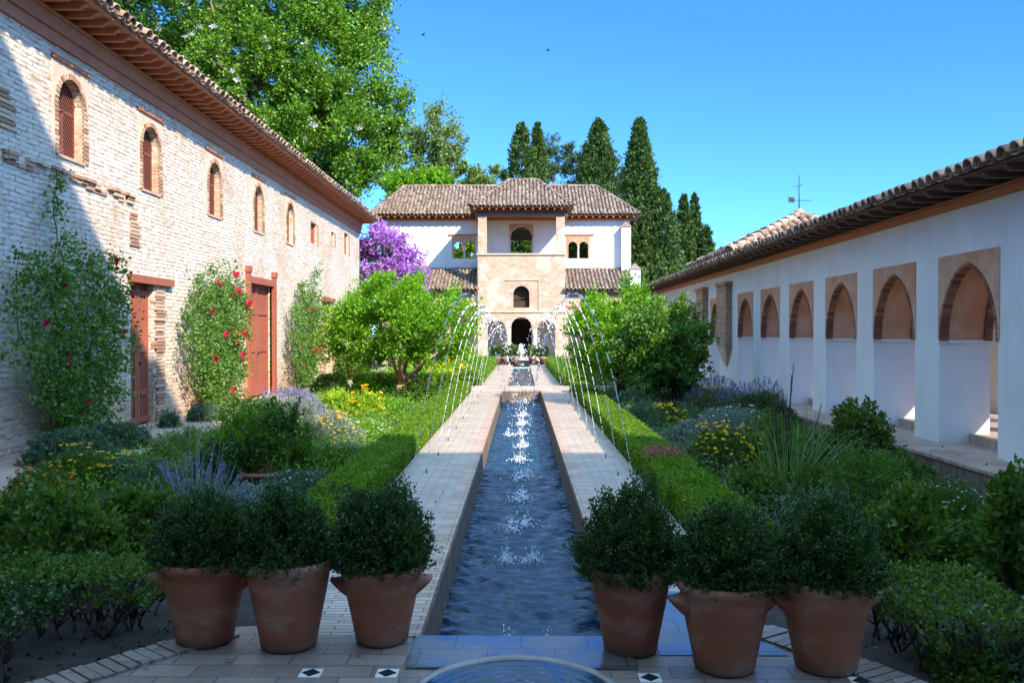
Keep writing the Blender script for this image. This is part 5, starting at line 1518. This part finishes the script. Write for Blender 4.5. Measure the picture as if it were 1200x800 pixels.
# ================================================================== FOUNTAINS AND JETS
bx, by = -.02, 3.70
fb0 = thing('fountain_basin', 'round low stone fountain bowl brimming with water at the terrace edge', 'fountain', (bx, by, 0))
mb = MB(); mb.lathe([(0, 0), (.26, 0), (.28, .02), (.38, .05), (.46, .085), (.485, .108), (.48, .122), (.455, .124), (.44, .112), (.43, .07), (0, .05)], (bx, by, 0), 72)
mb.build('bowl', M['wet_rim'], fb0)
rr = np.linspace(0, .446, 60); tt = np.linspace(0, 2*math.pi, 97)[:-1]
RR, TT = np.meshgrid(rr, tt)
Z = .113 + .0022*np.sin(RR*2*math.pi/.055+.6*np.sin(TT*3))*np.exp(-((RR-.2)/.25)**2) + .0012*np.sin(RR*90+TT*5)
V = np.stack([bx+RR*np.cos(TT), by+RR*np.sin(TT), Z], -1).reshape(-1, 3); i = np.arange(96*60).reshape(96, 60)
F_ = np.stack([i[:, :-1], i[:, 1:], np.roll(i, -1, 0)[:, 1:], np.roll(i, -1, 0)[:, :-1]], -1).reshape(-1, 4)
link('water_surface', smooth(np_mesh('water_surface', V, F_)), M['basin_water'], fb0)
fb1 = thing('fountain_basin', 'small marble fountain basin before the pavilion at the far pool end', 'fountain', (0, 46.8, 0))
mb = MB(); mb.lathe([(0, -.05), (.16, -.05), (.12, .05), (.12, .12), (.3, .2), (.42, .25), (.43, .28), (.4, .28), (0, .22)], (0, 46.8, 0), 32); mb.build('bowl', M['stone_white'], fb1)

OCT = np.array([(1, 0, 0), (0, 1, 0), (-1, 0, 0), (0, -1, 0), (0, 0, 1), (0, 0, -1)], dtype=float)
OCF = np.array([(0, 1, 4), (1, 2, 4), (2, 3, 4), (3, 0, 4), (1, 0, 5), (2, 1, 5), (3, 2, 5), (0, 3, 5)])
def drops_arrays(P, T, rad, stretch):
    """drops stretched along their flight"""
    n = len(P); T = unit(T); S = unit(np.cross(T, np.array([.3, 1, .2]))); U = np.cross(T, S)
    V = P[:, None, :] + rad[:, None, None]*(OCT[None, :, 0:1]*S[:, None, :] + OCT[None, :, 1:2]*U[:, None, :] + OCT[None, :, 2:3]*T[:, None, :]*stretch[:, None, None])
    F = OCF[None] + (np.arange(n)*6)[:, None, None]
    return V.reshape(-1, 3), F.reshape(-1, 3)
ORD = ['nearest', 'second', 'third', 'fourth', 'fifth', 'sixth', 'seventh', 'eighth', 'ninth', 'farthest']
nz = MB(); nz.lathe([(0, -.02), (.012, -.02), (.012, .01), (.007, .02), (.006, .045), (.003, .045)], (0, 0, 0), 12); nzm = nz.mesh('nozzle'); nzm.materials.append(M['iron'])
for side, sg in (('left', -1), ('right', 1)):
    for i, yy in enumerate(JY):
        r = np.random.default_rng(700+i+50*(sg > 0))
        x0 = sg*1.16; x1 = sg*(-.04+r.normal()*.05); pk = 2.12 + r.normal()*.07 - .012*i
        yj = yy + (.0 if sg < 0 else -.15)
        n = int(440 - 9*yy)
        f = np.sort(np.concatenate([r.uniform(0, .45, 190), r.uniform(.3, 1.0, n-190)]))
        # time-symmetric flight from the nozzle to the water
        zz = .08 + (pk-.08)*(1-(2*f-1)**2) ; zz = np.where(f > .5, WZ + (pk-WZ)*(1-(2*f-1)**2), zz)
        sp_ = np.clip(f-.35, 0, 1)
        kp = (.5+.5*np.sin(f*150+i+np.sin(f*37)) > .45*np.clip((f-.15)*4, 0, 1)) | (f > .55); f = f[kp]; zz = zz[kp]; sp_ = sp_[kp]; n = len(f)
        P = np.stack([x0+(x1-x0)*f + r.normal(size=n)*.045*sp_, yj + r.normal(size=n)*.06*sp_, zz + r.normal(size=n)*.05*sp_], 1)
        T = np.stack([np.full(n, x1-x0), np.zeros(n), -4*(2*f-1)*(pk-.08)], 1)
        # water bunches into beads as it rises
        bead = .5+.5*np.sin(f*150+i)
        rad = np.where(f < .5, .0040+.0055*bead*np.clip(f*2.5, .1, 1)**1.5, .0026+.0072*r.uniform(0, 1, n)**2.2)*(1+.008*yy)
        st = np.where(f < .45, 3.2, 1.5+r.uniform(0, 1.2, n))
        jt = tag(link('water_jet', smooth(np_mesh('water_jet', *drops_arrays(P, T, rad, st))), M['drops']), f'{ORD[i]} water jet of the row arching in from the {side} walk', 'water jet', 'water jets arching over the pool')
        # splash where it falls
        m = 90; a = r.uniform(0, 6.28, m); q = np.abs(r.normal(size=m))*.085; h = np.abs(r.normal(size=m))*.085*np.exp(-q*5)
        P = np.stack([x1+q*np.cos(a), yj+q*np.sin(a), WZ+.005+h], 1)
        T = np.stack([np.cos(a)*.4, np.sin(a)*.4, np.ones(m)], 1)
        link('splash', smooth(np_mesh('splash', *drops_arrays(P, T, r.uniform(.003, .009, m)*(1+.01*yy), r.uniform(1, 2.6, m)))), M['drops'], jt)
        nzo = bpy.data.objects.new('nozzle', nzm); COL.objects.link(nzo); nzo.parent = jt; nzo.location = (x0, yj, 0)
# two low jets falling at the near end
for X, YS, lab in ((-.10, 5.35, 'left of the two splashes where water falls at the near pool end'), (.17, 5.35, 'right of the two splashes where water falls at the near pool end'),
                   (-.13, 7.5, 'left of the second pair of splashes in the shaded part of the pool'), (.10, 7.5, 'right of the second pair of splashes in the shaded part of the pool')):
    r = np.random.default_rng(800+int(X*100)+50+int(YS*3)); m = 190
    a = r.uniform(0, 6.28, m); q = np.abs(r.normal(size=m))*.07; h = np.abs(r.normal(size=m))*.075*np.exp(-q*6)
    P = np.stack([X+q*np.cos(a), YS+q*np.sin(a), WZ+.005+h], 1)
    T = np.stack([np.cos(a)*.6, np.sin(a)*.6, np.ones(m)], 1)
    tag(link('splash', smooth(np_mesh('splash', *drops_arrays(P, T, r.uniform(.002, .0055, m), r.uniform(1, 3.5, m)))), M['drops']), lab, 'splash')
# spray of the far fountain
r = np.random.default_rng(850); n = 260
f = r.uniform(0, 1, n); a = r.uniform(0, 6.28, n); q = r.uniform(.1, .4, n)
P = np.stack([q*f*np.cos(a), 46.8+q*f*np.sin(a), .25+.9*(1-(2*f-1)**2)*r.uniform(.6, 1, n)], 1)
tag(link('water_spray', smooth(np_mesh('water_spray', *drops_arrays(P, np.tile(np.array([[0, 0, 1.]]), (n, 1)), r.uniform(.012, .03, n), r.uniform(1, 2, n)))), M['drops']), 'spray rising from the small marble basin before the portico', 'spray')

r = np.random.default_rng(990); n = 150
P = np.stack([r.uniform(-2.2, 2.0, n), r.uniform(3.9, 9.5, n), np.full(n, .016)], 1)
kp = (np.abs(P[:, 0]) > .75) & ((P[:, 1] < 4.7) | (np.abs(P[:, 0]) < 1.35))
P = P[kp]; D = r.normal(size=P.shape)*np.array([1, 1, .12])
V, F_ = leaf_arrays(P, unit(D), .035, .35, .1, r); V[:, 2] = np.maximum(V[:, 2], .008)
tag(link('fallen_leaves', np_mesh('fallen_leaves', V, F_), M['leaf_brown']), 'dry fallen leaves scattered over the terrace and the walks', 'leaf litter', kind='stuff')

# clods and pebbles on the bare soil in front
r = np.random.default_rng(77); n = 1500
x = np.concatenate([r.uniform(-3.3, -1.7, n//2), r.uniform(1.7, 3.6, n//2)]); y = r.uniform(3.9, 8.5, n)
P = np.stack([x, y, np.full(n, -.03)], 1)
V, F_ = drops_arrays(P, unit(r.normal(size=(n, 3))), r.uniform(.004, .017, n), r.uniform(.6, 1.3, n))
tag(link('soil_clods', np_mesh('soil_clods', V, F_), M['soil']), 'crumbs of dark earth on the bare soil behind the pots', 'soil', kind='stuff')
# two small birds high over the garden
for loc, rz, lab in (((-6.9, 60, 22.6), .5, 'tiny dark bird high in the sky nearer the big magnolia'), ((1.86, 60, 21.5), -.4, 'tiny dark bird high in the sky above the cypresses')):
    mb = MB()
    mb.tube([(-.16, 0, 0), (-.08, 0, .01), (.03, 0, .012), (.11, 0, .01), (.16, 0, .0)], [.008, .035, .045, .028, .006], 8)
    for sg in (-1, 1):
        mb.add([(.06, sg*.03, .02), (-.05, sg*.03, .02), (-.03, sg*.17, .09), (.05, sg*.16, .09), (-.08, sg*.34, .05), (-.05, sg*.33, .055)], [(0, 1, 2, 3), (3, 2, 4, 5)])
    b = tag(mb.build('bird', M['iron']), lab, 'bird'); b.location = loc; b.rotation_euler = (0, .2, rz)
